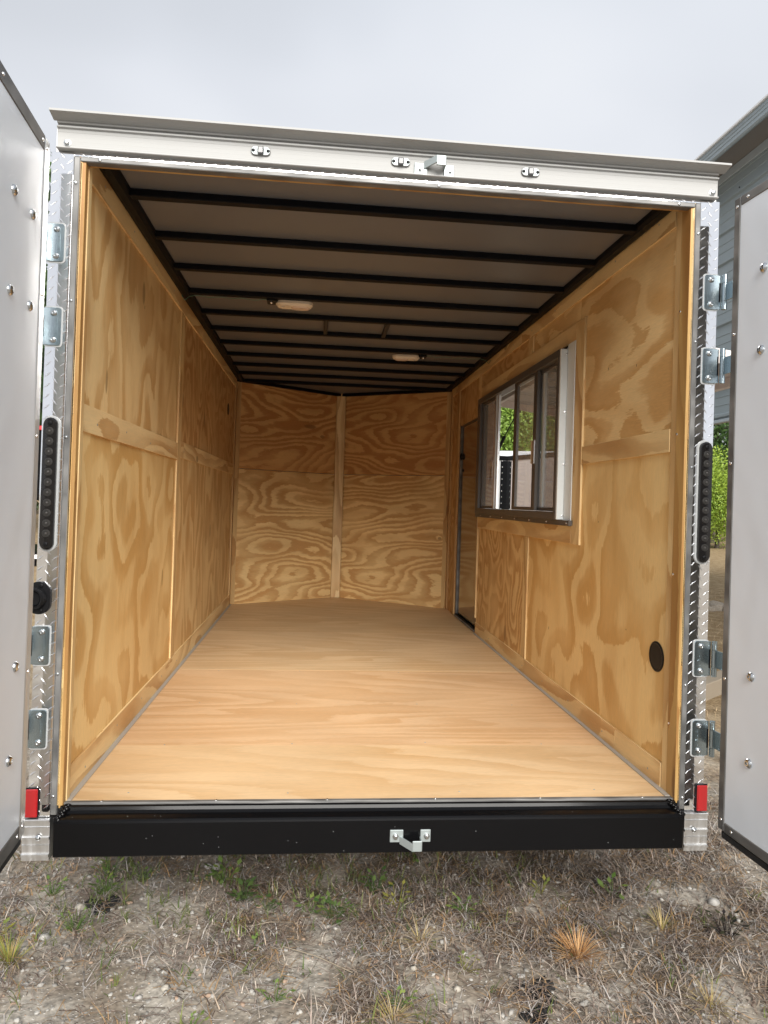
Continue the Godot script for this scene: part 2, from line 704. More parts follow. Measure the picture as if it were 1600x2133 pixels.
func panel_yz(p: Node3D, side: float, poly: PackedVector2Array, grain: Vector3, m: String, tex := 2.8, x := 1.035, thick := 0.010) -> MeshInstance3D:
	# a plywood panel on a side wall; poly holds (z, y)
	var g := geo(grain, tex, Vector2(rng.randf() * 3.0, rng.randf() * 3.0))
	g.prism(poly, Vector3(side * (x + thick), 0, 0), Vector3(0, 0, 1), Vector3(0, 1, 0), Vector3(-side, 0, 0), thick)
	g.fit_uv(rng)
	return part(p, "plywood_panel", g, M[m])


func trailer_floor(t: Node3D) -> void:
	var f := sub(t, "floor", Vector3(0, -0.02, -2.2))
	var zs := [-0.030, -0.560, -1.845, -3.065, -4.285]
	var tint := ["ply_floor", "ply_floor_pink", "ply_floor", "ply_floor_grey"]
	for k in 4:
		var g := geo(Vector3.RIGHT, 2.6, Vector2(0.31 * k + 0.1, 0.53 * k))
		g.box(Vector3(-1.045, -0.018, zs[k + 1] + 0.0004), Vector3(1.045, [0.0, -0.0004, 0.0, -0.0003][k], zs[k] - 0.0004), 0.0004)
		g.fit_uv(rng)
		part(f, "plywood_sheet", g, M[tint[k]])
	var g2 := geo(Vector3.RIGHT, 2.6, Vector2(0.7, 0.2))
	g2.prism(PackedVector2Array([Vector2(-1.045, -4.2862), Vector2(1.045, -4.2862), Vector2(1.045, -4.41), Vector2(-0.02, -5.10), Vector2(-1.045, -4.41)]), Vector3(0, -0.018, 0), Vector3.RIGHT, Vector3(0, 0, 1), Vector3.UP, 0.0175)
	part(f, "plywood_sheet", g2, M.ply_floor_grey)
	for s: float in [-1.0, 1.0]:
		part(f, "edge_strip", boxg(Vector3(s * 1.034, 0.0005, -0.032), Vector3(s * 1.008, 0.004, -4.39 if s < 0 else -3.10), 0.0015), M.grey_strip)
	var th := sub(t, "threshold_strip", Vector3(0, 0, -0.02))
	part(th, "strip", boxg(Vector3(-1.03, -0.014, -0.032), Vector3(1.03, 0.003, -0.013), 0.002), M.worn_aluminium)
	for k in 6:
		var g := geo()
		g.xf = Transform3D(Basis(Vector3.RIGHT, -PI / 2), Vector3(-0.91 + 0.366 * k, 0.003, -0.024))
		g.lathe([Vector2(0.0045, 0), Vector2(0.004, 0.002), Vector2(0.002, 0.003), Vector2(0, 0.0032)], 8)
		part(th, "rivet", g, M.rivet)
	# screws in the sheets: small dark heads
	for k in 5:
		for i in 4:
			var g := geo()
			var z: float = [-0.10, -0.58, -1.15, -1.83, -2.45][k]
			g.xf = Transform3D(Basis(Vector3.RIGHT, -PI / 2), Vector3(-0.8 + 0.52 * i + rng.randf_range(-0.05, 0.05), 0.0, z + rng.randf_range(-0.015, 0.015)))
			g.lathe([Vector2(0.0035, 0), Vector2(0.003, 0.0008), Vector2(0, 0.0009)], 7)
			part(f, "screw", g, M.galvanised)


func trailer_walls(t: Node3D) -> void:
	# street-side wall: two bays of plywood, a rail at mid height, boards over the joints
	var w := sub(t, "side_wall", Vector3(-1.04, 0, -2.2))
	var Z := Vector3(0, 0, 1)
	var Y := Vector3.UP
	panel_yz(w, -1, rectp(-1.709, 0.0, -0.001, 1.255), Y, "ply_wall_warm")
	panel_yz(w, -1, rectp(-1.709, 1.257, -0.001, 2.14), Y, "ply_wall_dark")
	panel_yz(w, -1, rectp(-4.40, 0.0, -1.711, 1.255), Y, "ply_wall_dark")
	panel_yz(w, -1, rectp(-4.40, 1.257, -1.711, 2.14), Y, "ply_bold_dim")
	var x0 := -1.0349
	board(w, Vector3(x0, 0.098, -1.765), Vector3(-1.026, 2.034, -1.675), Y, "board_light")
	board(w, Vector3(x0, 1.207, -1.674), Vector3(-1.027, 1.300, -0.061), Z)
	board(w, Vector3(x0, 1.222, -4.345), Vector3(-1.029, 1.318, -1.766), Z)
	board(w, Vector3(x0, 0.002, -2.36), Vector3(-1.026, 0.097, -0.061), Z)
	board(w, Vector3(x0, 0.002, -4.345), Vector3(-1.026, 0.097, -2.362), Z)
	board(w, Vector3(x0, 2.035, -2.40), Vector3(-1.026, 2.139, -0.061), Z)
	board(w, Vector3(x0, 2.035, -4.345), Vector3(-1.026, 2.139, -2.402), Z)
	board(w, Vector3(x0, 0.002, -4.44), Vector3(-1.025, 2.139, -4.347), Y, "board_brown")
	board(w, Vector3(x0, 0.0, -0.0595), Vector3(-1.021, 2.139, -0.030), Y, "board_light")
	board(w, Vector3(-1.046, -0.01, -0.029), Vector3(-1.024, 2.139, -0.002), Y, "board_orange")
	# kerb-side wall: openings for the serving window and the side door
	w = sub(t, "side_wall", Vector3(1.04, 0, -2.2))
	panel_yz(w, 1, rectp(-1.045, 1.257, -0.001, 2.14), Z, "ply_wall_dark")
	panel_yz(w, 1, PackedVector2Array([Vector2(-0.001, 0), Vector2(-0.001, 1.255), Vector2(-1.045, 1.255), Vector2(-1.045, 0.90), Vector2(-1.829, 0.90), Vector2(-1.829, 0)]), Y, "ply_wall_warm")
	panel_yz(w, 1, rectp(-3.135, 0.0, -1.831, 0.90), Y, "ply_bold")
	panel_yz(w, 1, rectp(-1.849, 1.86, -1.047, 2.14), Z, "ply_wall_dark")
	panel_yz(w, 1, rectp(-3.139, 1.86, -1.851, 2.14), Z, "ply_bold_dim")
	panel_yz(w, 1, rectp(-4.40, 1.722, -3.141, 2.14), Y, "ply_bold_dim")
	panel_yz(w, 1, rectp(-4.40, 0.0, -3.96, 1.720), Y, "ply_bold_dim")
	var x1 := 1.0349
	# boards round the window
	board(w, Vector3(x1, 0.826, -1.078), Vector3(1.024, 1.937, -0.967), Y, "board_light")
	board(w, Vector3(x1, 0.828, -3.135), Vector3(1.024, 0.915, -1.079), Z)
	board(w, Vector3(x1, 1.852, -3.135), Vector3(1.024, 1.936, -1.079), Z)
	board(w, Vector3(x1, 1.220, -0.966), Vector3(1.026, 1.305, -0.108), Z, "board_light")
	board(w, Vector3(x1, 0.002, -0.50), Vector3(1.026, 0.090, -0.108), Z)
	board(w, Vector3(x1, 0.002, -3.12), Vector3(1.026, 0.090, -0.502), Z)
	board(w, Vector3(x1, 0.091, -1.875), Vector3(1.026, 0.827, -1.795), Y, "board_light")
	board(w, Vector3(x1, 1.937, -1.90), Vector3(1.026, 2.043, -1.81), Y)
	board(w, Vector3(x1, 1.720, -3.235), Vector3(1.027, 2.043, -3.145), Y)
	board(w, Vector3(x1, 0.12, -3.138), Vector3(1.022, 0.827, -3.122), Y, "board_light")
	board(w, Vector3(x1, 2.044, -2.05), Vector3(1.026, 2.139, -0.108), Z)
	board(w, Vector3(x1, 2.044, -4.345), Vector3(1.026, 2.139, -2.052), Z)
	board(w, Vector3(x1, 0.002, -4.44), Vector3(1.025, 2.139, -4.347), Y, "board_brown")
	board(w, Vector3(x1, 0.002, -4.10), Vector3(1.024, 2.043, -3.995), Y, "board_brown")
	board(w, Vector3(x1, 0.0, -0.104), Vector3(1.0285, 2.139, -0.066), Y, "board_light")
	board(w, Vector3(1.046, -0.01, -0.065), Vector3(1.027, 2.139, -0.002), Y, "board_orange")
	for y: float in [0.25, 0.78, 1.28, 1.72, 2.10]:
		var g := geo()
		g.xf = Transform3D(Basis(Vector3.UP, -PI / 2), Vector3(1.0268, y, -0.058))
		g.lathe([Vector2(0.005, 0), Vector2(0.004, 0.0015), Vector2(0, 0.002)], 8)
		part(w, "screw", g, M.rivet)
	for q: Array in [[-1.0, 1.255], [-1.0, 0.05], [-1.0, 2.085], [1.0, 0.046], [1.0, 2.09]]:
		for i in 9:
			var z := -0.22 - 0.4064 * i
			if q[0] > 0 and z < -3.0:
				continue
			var g := geo()
			g.xf = Transform3D(Basis(Vector3.UP, -q[0] * PI / 2), Vector3(q[0] * 1.0258, q[1] + rng.randf_range(-0.012, 0.012), z + rng.randf_range(-0.02, 0.02)))
			g.lathe([Vector2(0.0042, 0), Vector2(0.0034, 0.0008), Vector2(0, 0.001)], 7)
			part(get_wall(t, q[0]), "screw", g, M.galvanised)
	# dark plugged knots and nail holes in the plywood
	for k in 26:
		var s := -1.0 if k % 2 else 1.0
		var z := rng.randf_range(-3.9, -0.25)
		var y := rng.randf_range(0.2, 1.95)
		if s > 0 and z < -0.95 and y > 0.8:
			continue
		var g := geo()
		g.xf = Transform3D(Basis(Vector3.UP, -s * PI / 2) * Basis.from_scale(Vector3(0.5, rng.randf_range(0.8, 2.4), 1)), Vector3(s * 1.0347, y, z))
		g.lathe([Vector2(0.004, 0), Vector2(0.0035, 0.0004), Vector2(0, 0.0005)], 6)
		part(get_wall(t, s), "knot", g, M.bark)


func get_wall(t: Node3D, s: float) -> Node3D:
	return t.get_node("side_wall") if s < 0 else t.get_node("side_wall2")


func trailer_nose(t: Node3D) -> void:
	var w := sub(t, "nose_wall", Vector3(0, 0, -4.7))
	var apex := Vector3(-0.02, 0, -5.08)
	for s: float in [-1.0, 1.0]:
		var a := Vector3(s * 1.035, 0, -4.40)
		var u := (apex - a).normalized()
		var inn := u.cross(Vector3.UP)
		if inn.z < 0:
			inn = -inn
		var len := a.distance_to(apex)
		var rows := [[0.0, 1.281, "ply_nose"], [1.285, 2.14, "ply_nose_red"]]
		for r in rows:
			var g := geo(u, 2.6)
			g.prism(rectp(0.0, r[0], len - 0.002, r[1]), a - inn * 0.010, u, Vector3.UP, inn, 0.010)
			g.fit_uv(rng)
			part(w, "plywood_panel", g, M[r[2]])
		# corner boards
		var g2 := geo(Vector3.UP, 2.5, Vector2(rng.randf(), 0.06 + s * 0.03))
		g2.prism(rectp(0.012, 0.002, 0.055, 2.139), a + inn * 0.0001, u, Vector3.UP, inn, 0.007)
		part(w, "trim_board", g2, M.board_brown)
	var g3 := geo(Vector3.UP, 2.5, Vector2(0.05, 0.6))
	g3.prism(PackedVector2Array([Vector2(-0.07, -5.035), Vector2(0.028, -5.035), Vector2(0.022, -5.020), Vector2(-0.064, -5.020)]), Vector3(0, 0.002, 0), Vector3.RIGHT, Vector3(0, 0, 1), Vector3.UP, 2.13)
	part(w, "trim_board", g3, M.board)


func trailer_ceiling(t: Node3D) -> void:
	var c := sub(t, "ceiling", Vector3(0, 2.14, -2.4))
	var g := geo()
	g.prism(PackedVector2Array([Vector2(-1.05, 0.0), Vector2(1.05, 0.0), Vector2(1.05, -4.40), Vector2(-0.02, -5.10), Vector2(-1.05, -4.40)]), Vector3(0, 2.126, 0), Vector3.RIGHT, Vector3(0, 0, 1), Vector3.UP, 0.02)
	part(c, "roof_skin", g, M.ceiling_skin)
	for s: float in [-1.0, 1.0]:
		# roof rail with a curved lower face
		var gr := geo()
		gr.prism(PackedVector2Array([Vector2(s * 1.034, 2.1255), Vector2(s * 1.030, 2.118), Vector2(s * 1.005, 2.102), Vector2(s * 0.978, 2.098), Vector2(s * 0.966, 2.110), Vector2(s * 0.962, 2.1255)]), Vector3(0, 0, -0.03), Vector3.RIGHT, Vector3.UP, Vector3(0, 0, -1), 4.36)
		part(c, "roof_rail", gr, M.black_rail)
		var gn := geo()
		var a := Vector3(s * 1.03, 2.098, -4.392)
		var b := Vector3(-0.02, 2.098, -5.065)
		var u := (b - a).normalized()
		var inn := u.cross(Vector3.UP) * (-s)
		if inn.z < 0:
			inn = -inn
		gn.prism(rectp(0.0, 0.0, a.distance_to(b) - 0.001 if s > 0 else a.distance_to(b), 0.027), a, u, Vector3.UP, inn, 0.035 if s > 0 else 0.034)
		part(c, "roof_rail", gn, M.black_rail)
	for k in 11:
		var z := -0.322 - 0.4064 * k
		var xw := 0.966 if z > -4.40 else 0.60
		var b := sub(c, "roof_bow", Vector3(0, 2.14, z))
		var gb := geo()
		gb.box(Vector3(-xw, 2.098, z - 0.020), Vector3(xw, 2.1255, z + 0.020), 0.003)
		part(b, "bow", gb, M.black_rail)
	for x: float in [-0.225, 0.16]:
		part(c, "vent_blocking", boxg(Vector3(x - 0.013, 2.102, -2.333), Vector3(x + 0.013, 2.1255, -1.969), 0.002), M.bow_face)
	# dome lamps
	for q: Array in [[-0.405, -1.60, 1.0], [0.38, -2.85, -1.0]]:
		var l := sub(t, "dome_lamp", Vector3(q[0], 2.12, q[1]))
		var gs := geo()
		gs.prism(rounded(0.205, 0.096, 0.047, 6), Vector3(q[0], 2.097, q[1]), Vector3.RIGHT, Vector3(0, 0, 1), Vector3.DOWN, 0.026, 0.012)
		part(l, "shell", gs, M.lamp_shell)
		var gl := geo()
		gl.prism(rounded(0.105, 0.072, 0.034, 5, Vector2(0.035 * q[2], 0)), Vector3(q[0], 2.072, q[1]), Vector3.RIGHT, Vector3(0, 0, 1), Vector3.DOWN, 0.008, 0.008)
		part(l, "lens", gl, M.lamp_lens)
		var gsw := geo()
		gsw.box(Vector3(q[0] - 0.062 * q[2] - 0.010, 2.064, q[1] + 0.012), Vector3(q[0] - 0.062 * q[2] + 0.010, 2.072, q[1] + 0.026), 0.002)
		part(l, "switch", gsw, M.lamp_shell)
		part(l, "backing_block", boxg(Vector3(q[0] - 0.15 * q[2], 2.088, q[1] - 0.03), Vector3(q[0] - 0.09 * q[2], 2.1255, q[1] + 0.05), 0.003), M.black_plastic)
		var wire := geo()
		var pts := []
		for i in 13:
			var f := i / 12.0
			pts.append(Vector3(lerpf(q[0] - 0.13 * q[2], -0.97 * q[2], f), 2.092 + 0.004 * sin(i * 1.9), q[1] + 0.042 + 0.004 * sin(i * 1.3 + 1.0)))
		pts.append(pts[12] + Vector3(0.02 * -q[2], -0.03, 0.03))
		pts.append(pts[12] + Vector3(0.035 * -q[2], -0.005, 0.04))
		wire.path(pts, 0.0018, 5)
		part(l, "wire", wire, M.green_wire)
		part(l, "cap", _ball(Vector3(q[0] - 0.125 * q[2], 2.084, q[1] + 0.03), 0.008), M.rivet)


func _ball(at: Vector3, r: float, sq := Vector3.ONE) -> Geo:
	var g := geo()
	g.xf = Transform3D(Basis.from_scale(sq), at)
	var pr := []
	for i in 7:
		var a := -PI / 2 + PI * i / 6.0
		pr.append(Vector2(r * cos(a), r * sin(a)))
	g.lathe(pr, 10)
	return g


func trailer_window(t: Node3D) -> void:
	var w := sub(t, "serving_window", Vector3(1.03, 0.915, -2.1))
	# white flange on the wall and the white side of the frame, facing the rear doors
	part(w, "flange", boxg(Vector3(1.021, 0.917, -1.186), Vector3(1.034, 1.850, -1.080), 0.001), M.white_trim)
	part(w, "frame_side", boxg(Vector3(0.985, 0.945, -1.200), Vector3(1.0205, 1.827, -1.184), 0.001), M.white_trim)
	for y: float in [0.965, 1.23, 1.50, 1.80]:
		var g := geo()
		g.xf = Transform3D(Basis(), Vector3(1.014, y, -1.184))
		g.lathe([Vector2(0.006, 0), Vector2(0.005, 0.003), Vector2(0, 0.004)], 8)
		part(w, "screw", g, M.rivet)
	# bronze frame
	var f := sub(w, "frame", Vector3(1.0, 0.94, -2.1))
	var xi := 0.982
	var xo := 1.045
	part(f, "rail", boxg(Vector3(xi, 0.944, -3.06), Vector3(xo, 0.984, -1.2005), 0.002), M.bronze)
	part(f, "rail", boxg(Vector3(xi, 1.787, -3.06), Vector3(xo, 1.829, -1.2005), 0.002), M.bronze)
	part(f, "stile", boxg(Vector3(xi, 0.9845, -3.06), Vector3(xo, 1.7865, -2.975), 0.002), M.bronze)
	part(f, "stile", boxg(Vector3(xi, 0.9845, -1.238), Vector3(xo, 1.7865, -1.2005), 0.002), M.bronze)
	part(f, "sill_flange", boxg(Vector3(1.0, 0.917, -3.12), Vector3(1.0205, 0.9435, -1.05), 0.001), M.bronze)
	for k in 7:
		var g := geo()
		g.xf = Transform3D(Basis(Vector3.UP, -PI / 2), Vector3(1.0, 0.930, -1.08 - 0.31 * k))
		g.lathe([Vector2(0.005, 0), Vector2(0.004, 0.002), Vector2(0, 0.003)], 8)
		part(f, "screw", g, M.rivet)
	# sashes: far sash with screen, open gap, clear sash, near sash with screen
	for q: Array in [[-2.975, -2.565, 1.012, true], [-2.045, -1.575, 0.995, false], [-1.64, -1.239, 1.018, true]]:
		var s := sub(w, "sash", Vector3(q[2], 0.98, (q[0] + q[1]) / 2))
		var z0: float = q[0]
		var z1: float = q[1]
		var x: float = q[2]
		var sw := 0.062 if not q[3] else 0.030
		var gf := geo()
		gf.box(Vector3(x - 0.008, 0.986, z0), Vector3(x + 0.010, 1.786, z0 + sw), 0.0015)
		gf.box(Vector3(x - 0.008, 0.986, z1 - sw), Vector3(x + 0.010, 1.786, z1), 0.0015)
		gf.box(Vector3(x - 0.0075, 0.986, z0 + sw), Vector3(x + 0.009, 1.006, z1 - sw), 0.0015)
		gf.box(Vector3(x - 0.0075, 1.768, z0 + sw), Vector3(x + 0.009, 1.786, z1 - sw), 0.0015)
		part(s, "sash_frame", gf, M.bronze)
		part(s, "pane", boxg(Vector3(x + 0.001, 1.0, z0 + 0.02), Vector3(x + 0.004, 1.775, z1 - 0.02)), M.glass)
		if q[3]:
			part(s, "insect_screen", boxg(Vector3(x + 0.0145, 0.99, z0 + 0.004), Vector3(x + 0.0150, 1.783, z1 - 0.004)), M.insect_screen)
	# bright aluminium meeting stiles and pull handle
	part(w, "meeting_stile", boxg(Vector3(0.990, 0.985, -2.545), Vector3(1.006, 1.7865, -2.520), 0.002), M.aluminium)
	part(w, "meeting_stile", boxg(Vector3(0.996, 0.985, -2.495), Vector3(1.014, 1.7865, -2.475), 0.002), M.aluminium)
	part(w, "meeting_stile", boxg(Vector3(1.020, 0.985, -1.574), Vector3(1.036, 1.7865, -1.545), 0.003), M.white_trim)
	var gh := geo()
	gh.prism(PackedVector2Array([Vector2(0, 0), Vector2(0.022, 0.004), Vector2(0.05, 0.004), Vector2(0.055, 0), Vector2(0.055, 0.012), Vector2(0, 0.012)]), Vector3(0.982, 1.255, -1.592), Vector3(0, 0, -1), Vector3(1, 0, 0), Vector3.UP, 0.135)
	gh.xf = Transform3D(Basis(), Vector3(0, 0, 0.06))
	part(w, "pull_handle", gh, M.aluminium)
	# latch in the far pane
	var gl := geo()
	gl.box(Vector3(1.030, 1.20, -2.80), Vector3(1.045, 1.35, -2.76), 0.004)
	part(w, "latch", gl, M.aluminium)
	# lining of the opening through the wall
	var gj := geo()
	gj.box(Vector3(1.0455, 0.92, -3.12), Vector3(1.122, 0.944, -1.08))
	gj.box(Vector3(1.0455, 1.829, -3.12), Vector3(1.122, 1.85, -1.08))
	gj.box(Vector3(1.0455, 0.944, -3.12), Vector3(1.122, 1.829, -3.061))
	gj.box(Vector3(1.0455, 0.944, -1.20), Vector3(1.122, 1.829, -1.08))
	part(w, "lining", gj, M.white_trim)
	# the raised flap outside, with its gas struts
	var fl := sub(t, "service_flap", Vector3(1.13, 1.87, -2.2))
	var tilt := Transform3D(Basis(Vector3.BACK, deg_to_rad(-7.5)), Vector3(1.128, 1.915, 0))
	var gp := geo()
	gp.xf = tilt
	gp.box(Vector3(0.02, -0.018, -3.36), Vector3(0.96, 0.0, -1.02), 0.002)
	part(fl, "flap_panel", gp, M.pale_sheet)
	for q: Array in [[0.02, 0.96, -3.36, -3.33], [0.02, 0.96, -1.05, -1.02], [0.93, 0.96, -3.3295, -1.0505], [0.06, 0.09, -3.3295, -1.0505]]:
		var gf := geo()
		gf.xf = tilt
		gf.box(Vector3(q[0], -0.075, q[2]), Vector3(q[1], -0.0185, q[3]), 0.002)
		part(fl, "flap_frame", gf, M.pale_sheet)
	var gg := geo()
	for z: float in [-3.335, -1.075]:
		gg = geo()
		gg.tube(Vector3(1.15, 1.29, z), Vector3(1.275, 1.58, z), 0.013, 0.013, 8)
		gg.tube(Vector3(1.275, 1.58, z), Vector3(1.385, 1.80, z), 0.005, 0.005, 8)
		gg.box(Vector3(1.124, 1.24, z - 0.02), Vector3(1.165, 1.40, z + 0.02), 0.004)
		gg.box(Vector3(1.36, 1.78, z - 0.012), Vector3(1.405, 1.80, z + 0.012), 0.003)
		part(fl, "gas_strut", gg, M.black_plastic)
	part(fl, "hinge_rail", boxg(Vector3(1.121, 1.895, -3.37), Vector3(1.150, 1.925, -1.01), 0.004), M.black_rail)


func trailer_side_door(t: Node3D) -> void:
	var d := sub(t, "side_door", Vector3(1.04, 0.03, -3.55))
	part(d, "door_leaf", boxg(Vector3(1.046, 0.045, -3.925), Vector3(1.075, 1.704, -3.142), 0.002), M.dark_mirror)
	part(d, "frame", boxg(Vector3(1.031, 0.028, -3.958), Vector3(1.060, 1.718, -3.928), 0.002), M.worn_aluminium)
	part(d, "frame", boxg(Vector3(1.036, 1.705, -3.927), Vector3(1.060, 1.719, -3.142), 0.002), M.bronze)
	part(d, "frame", boxg(Vector3(1.030, 0.006, -3.960), Vector3(1.060, 0.0275, -3.142), 0.002), M.black_rail)
	part(d, "sill_cap", boxg(Vector3(1.020, 0.0045, -3.960), Vector3(1.0295, 0.02, -3.142), 0.002), M.worn_aluminium)
	# latch knob, small holes, and the flush handle with its red mark
	part(d, "knob", _ball(Vector3(1.036, 1.44, -3.895), 0.022, Vector3(0.7, 1.5, 1)), M.black_plastic)
	part(d, "keeper", boxg(Vector3(1.037, 1.30, -3.87), Vector3(1.0455, 1.325, -3.845), 0.003), M.black_plastic)
	part(d, "pull_handle", boxg(Vector3(1.036, 0.80, -3.20), Vector3(1.0455, 0.92, -3.165), 0.003), M.aluminium)
	part(d, "red_mark", _ball(Vector3(1.0455, 0.812, -3.155), 0.010), M.red_lens)


func tread_pattern(x0: float, x1: float, y0: float, y1: float, upright: bool) -> Geo:
	# raised bars of the tread plate, alternately leaning, on the face z = 0
	var g := geo()
	var pitch := 0.0345
	var cols := 3 if upright else int((x1 - x0) / 0.0345)
	var rows := int((y1 - y0) / pitch) + 1 if upright else 1
	for i in cols:
		for j in rows:
			var cx := x0 + (x1 - x0) * (i + 0.5) / cols
			var cy := y0 + pitch * (j + (0.5 if i % 2 else 0.0)) if upright else (y0 + y1) / 2
			if cy > y1 - 0.012 or cy < y0 + 0.012:
				if upright:
					continue
			var lean := deg_to_rad(38.0 if (i % 2 == 0) else -52.0) if upright else deg_to_rad(28.0 if i % 2 else -28.0)
			var L := 0.0145 if upright else 0.010
			var W := 0.0027
			var B := Basis(Vector3.BACK, lean)
			var top := 0.0012
			var p := [Vector3(-L, 0, 0), Vector3(0, -W, 0), Vector3(L, 0, 0), Vector3(0, W, 0)]
			var q := [Vector3(-L * 0.72, 0, top), Vector3(0, -W * 0.35, top), Vector3(L * 0.72, 0, top), Vector3(0, W * 0.35, top)]
			g.xf = Transform3D(B, Vector3(cx, cy, 0.0))
			for k in 4:
				var k2 := (k + 1) % 4
				var nn: Vector3 = (p[k2] - p[k]).cross(q[k] - p[k]).normalized()
				if nn.z < 0:
					nn = -nn
				g.quad(p[k], p[k2], q[k2], q[k], nn)
			g.quad(q[0], q[1], q[2], q[3], Vector3(0, 0, 1))
	return g


func trailer_rear(t: Node3D) -> void:
	var r := sub(t, "rear_frame", Vector3(0, 0, 0))
	# angle trim round the opening
	for s: float in [-1.0, 1.0]:
		part(r, "jamb_angle", boxg(Vector3(s * 1.041, -0.03, -0.03), Vector3(s * 1.0605, 2.0865, 0.003), 0.0025), M.worn_aluminium)
		part(r, "door_seal", boxg(Vector3(s * 1.0365, -0.03, -0.030), Vector3(s * 1.0405, 2.069, -0.001)), M.rubber)
		part(r, "tread_plate", boxg(Vector3(s * 1.061, -0.036, -0.02), Vector3(s * 1.131, 2.0985, 0.0), 0.001), M.tread_plate)
		var tr := part(r, "tread_relief", tread_pattern(s * 1.061 if s > 0 else -1.131, 1.131 if s > 0 else -1.061, -0.036, 2.0985, true), M.tread_bar)
		tr.set_meta("kind", "stuff")
		for y: float in [0.03, 0.42, 1.18, 1.62, 2.0]:
			var g := geo()
			g.xf = Transform3D(Basis(), Vector3(s * 1.053, y - (0.02 if s > 0 else 0.0), 0.003))
			g.lathe([Vector2(0.0055, 0), Vector2(0.005, 0.002), Vector2(0.003, 0.0035), Vector2(0, 0.004)], 10)
			part(r, "screw", g, M.bolt_steel)
	part(r, "header_angle", boxg(Vector3(-1.0405, 2.071, -0.03), Vector3(1.0405, 2.0870, 0.0035), 0.0025), M.worn_aluminium)
	part(r, "header_board", boxg(Vector3(-1.035, 2.0735, -0.045), Vector3(1.035, 2.12, -0.0305), 0.001), M.board_orange)
	part(r, "header_plate", boxg(Vector3(-1.0605, 2.0875, -0.02), Vector3(1.0605, 2.1015, 0.0), 0.0005), M.tread_plate)
	var tr2 := part(r, "tread_relief", tread_pattern(-1.05, 1.05, 2.087, 2.1015, false), M.tread_bar)
	tr2.set_meta("kind", "stuff")
	for x: float in [-0.98, 0.13, 0.98]:
		var g := geo()
		g.xf = Transform3D(Basis(), Vector3(x, 2.079, 0.0035))
		g.lathe([Vector2(0.0055, 0), Vector2(0.005, 0.002), Vector2(0.003, 0.0035), Vector2(0, 0.004)], 10)
		part(r, "screw", g, M.bolt_steel)
	# ribbed fascia with a sloping drip lip
	var f := sub(t, "fascia", Vector3(0, 2.1, 0))
	var pf := PackedVector2Array([Vector2(-0.02, 2.102), Vector2(0.020, 2.102), Vector2(0.022, 2.104), Vector2(0.020, 2.107), Vector2(0.013, 2.108),
		Vector2(0.0125, 2.1145), Vector2(0.0127, 2.116), Vector2(0.0125, 2.1175), Vector2(0.0125, 2.128), Vector2(0.0127, 2.129), Vector2(0.0125, 2.130),
		Vector2(0.0125, 2.142), Vector2(0.0127, 2.143), Vector2(0.0125, 2.144), Vector2(0.0125, 2.156), Vector2(0.0132, 2.157), Vector2(0.0125, 2.158), Vector2(0.0135, 2.166),
		Vector2(0.021, 2.169), Vector2(0.021, 2.174), Vector2(0.010, 2.1755), Vector2(0.010, 2.182), Vector2(0.019, 2.183), Vector2(0.021, 2.188), Vector2(-0.02, 2.188)])
	var g := geo()
	g.prism(pf, Vector3(-1.111, 0, 0), Vector3(0, 0, 1), Vector3.UP, Vector3.RIGHT, 2.225)
	part(f, "ribbed_channel", g, M.fascia_aluminium)
	g = geo()
	g.prism(PackedVector2Array([Vector2(0.018, 2.1885), Vector2(0.022, 2.1885), Vector2(0.060, 2.1975), Vector2(0.0635, 2.1985), Vector2(0.0635, 2.2050), Vector2(0.056, 2.206), Vector2(0.018, 2.2035)]), Vector3(-1.121, 0, 0), Vector3(0, 0, 1), Vector3.UP, Vector3.RIGHT, 2.255)
	part(f, "drip_lip", g, M.fascia_aluminium)
	part(f, "roof_edge", boxg(Vector3(-1.112, 2.1885, -0.06), Vector3(1.114, 2.205, 0.0175), 0.002), M.fascia_aluminium)
	for x: float in [-1.078, 1.090]:
		part(f, "end_cap", boxg(Vector3(x - 0.034, 2.2115, -0.10), Vector3(x + 0.026, 2.224, 0.02), 0.003), M.white_sheet)
	for x: float in [-1.079, 1.094]:
		var gb := geo()
		gb.xf = Transform3D(Basis(), Vector3(x, 2.1215, 0.0125))
		gb.lathe([Vector2(0.012, 0), Vector2(0.012, 0.002), Vector2(0.0085, 0.003), Vector2(0.0085, 0.010), Vector2(0.006, 0.012), Vector2(0, 0.0125)], 6)
		part(f, "bolt", gb, M.bolt_steel)
	for x: float in [-0.62, -0.05, 0.29, 0.72]:
		part(f, "roof_screw", _ball(Vector3(x, 2.222, 0.0), 0.012, Vector3(1.4, 0.7, 1)), M.white_sheet)
	# sill: sloped ledge, rounded edge and black face
	var b := sub(t, "rear_sill", Vector3(0, -0.1, 0))
	var ps := PackedVector2Array([Vector2(-0.06, -0.0185), Vector2(-0.012, -0.0185), Vector2(-0.010, -0.004), Vector2(-0.004, 0.0), Vector2(0.004, -0.003), Vector2(0.009, -0.012), Vector2(0.018, -0.0185), Vector2(0.042, -0.0215),
		Vector2(0.050, -0.0235), Vector2(0.0545, -0.028), Vector2(0.056, -0.034), Vector2(0.056, -0.136), Vector2(0.052, -0.140), Vector2(-0.06, -0.140)])
	g = geo()
	g.prism(ps, Vector3(-1.030, 0, 0), Vector3(0, 0, 1), Vector3.UP, Vector3.RIGHT, 2.058)
	part(b, "sill_beam", g, M.black_paint)
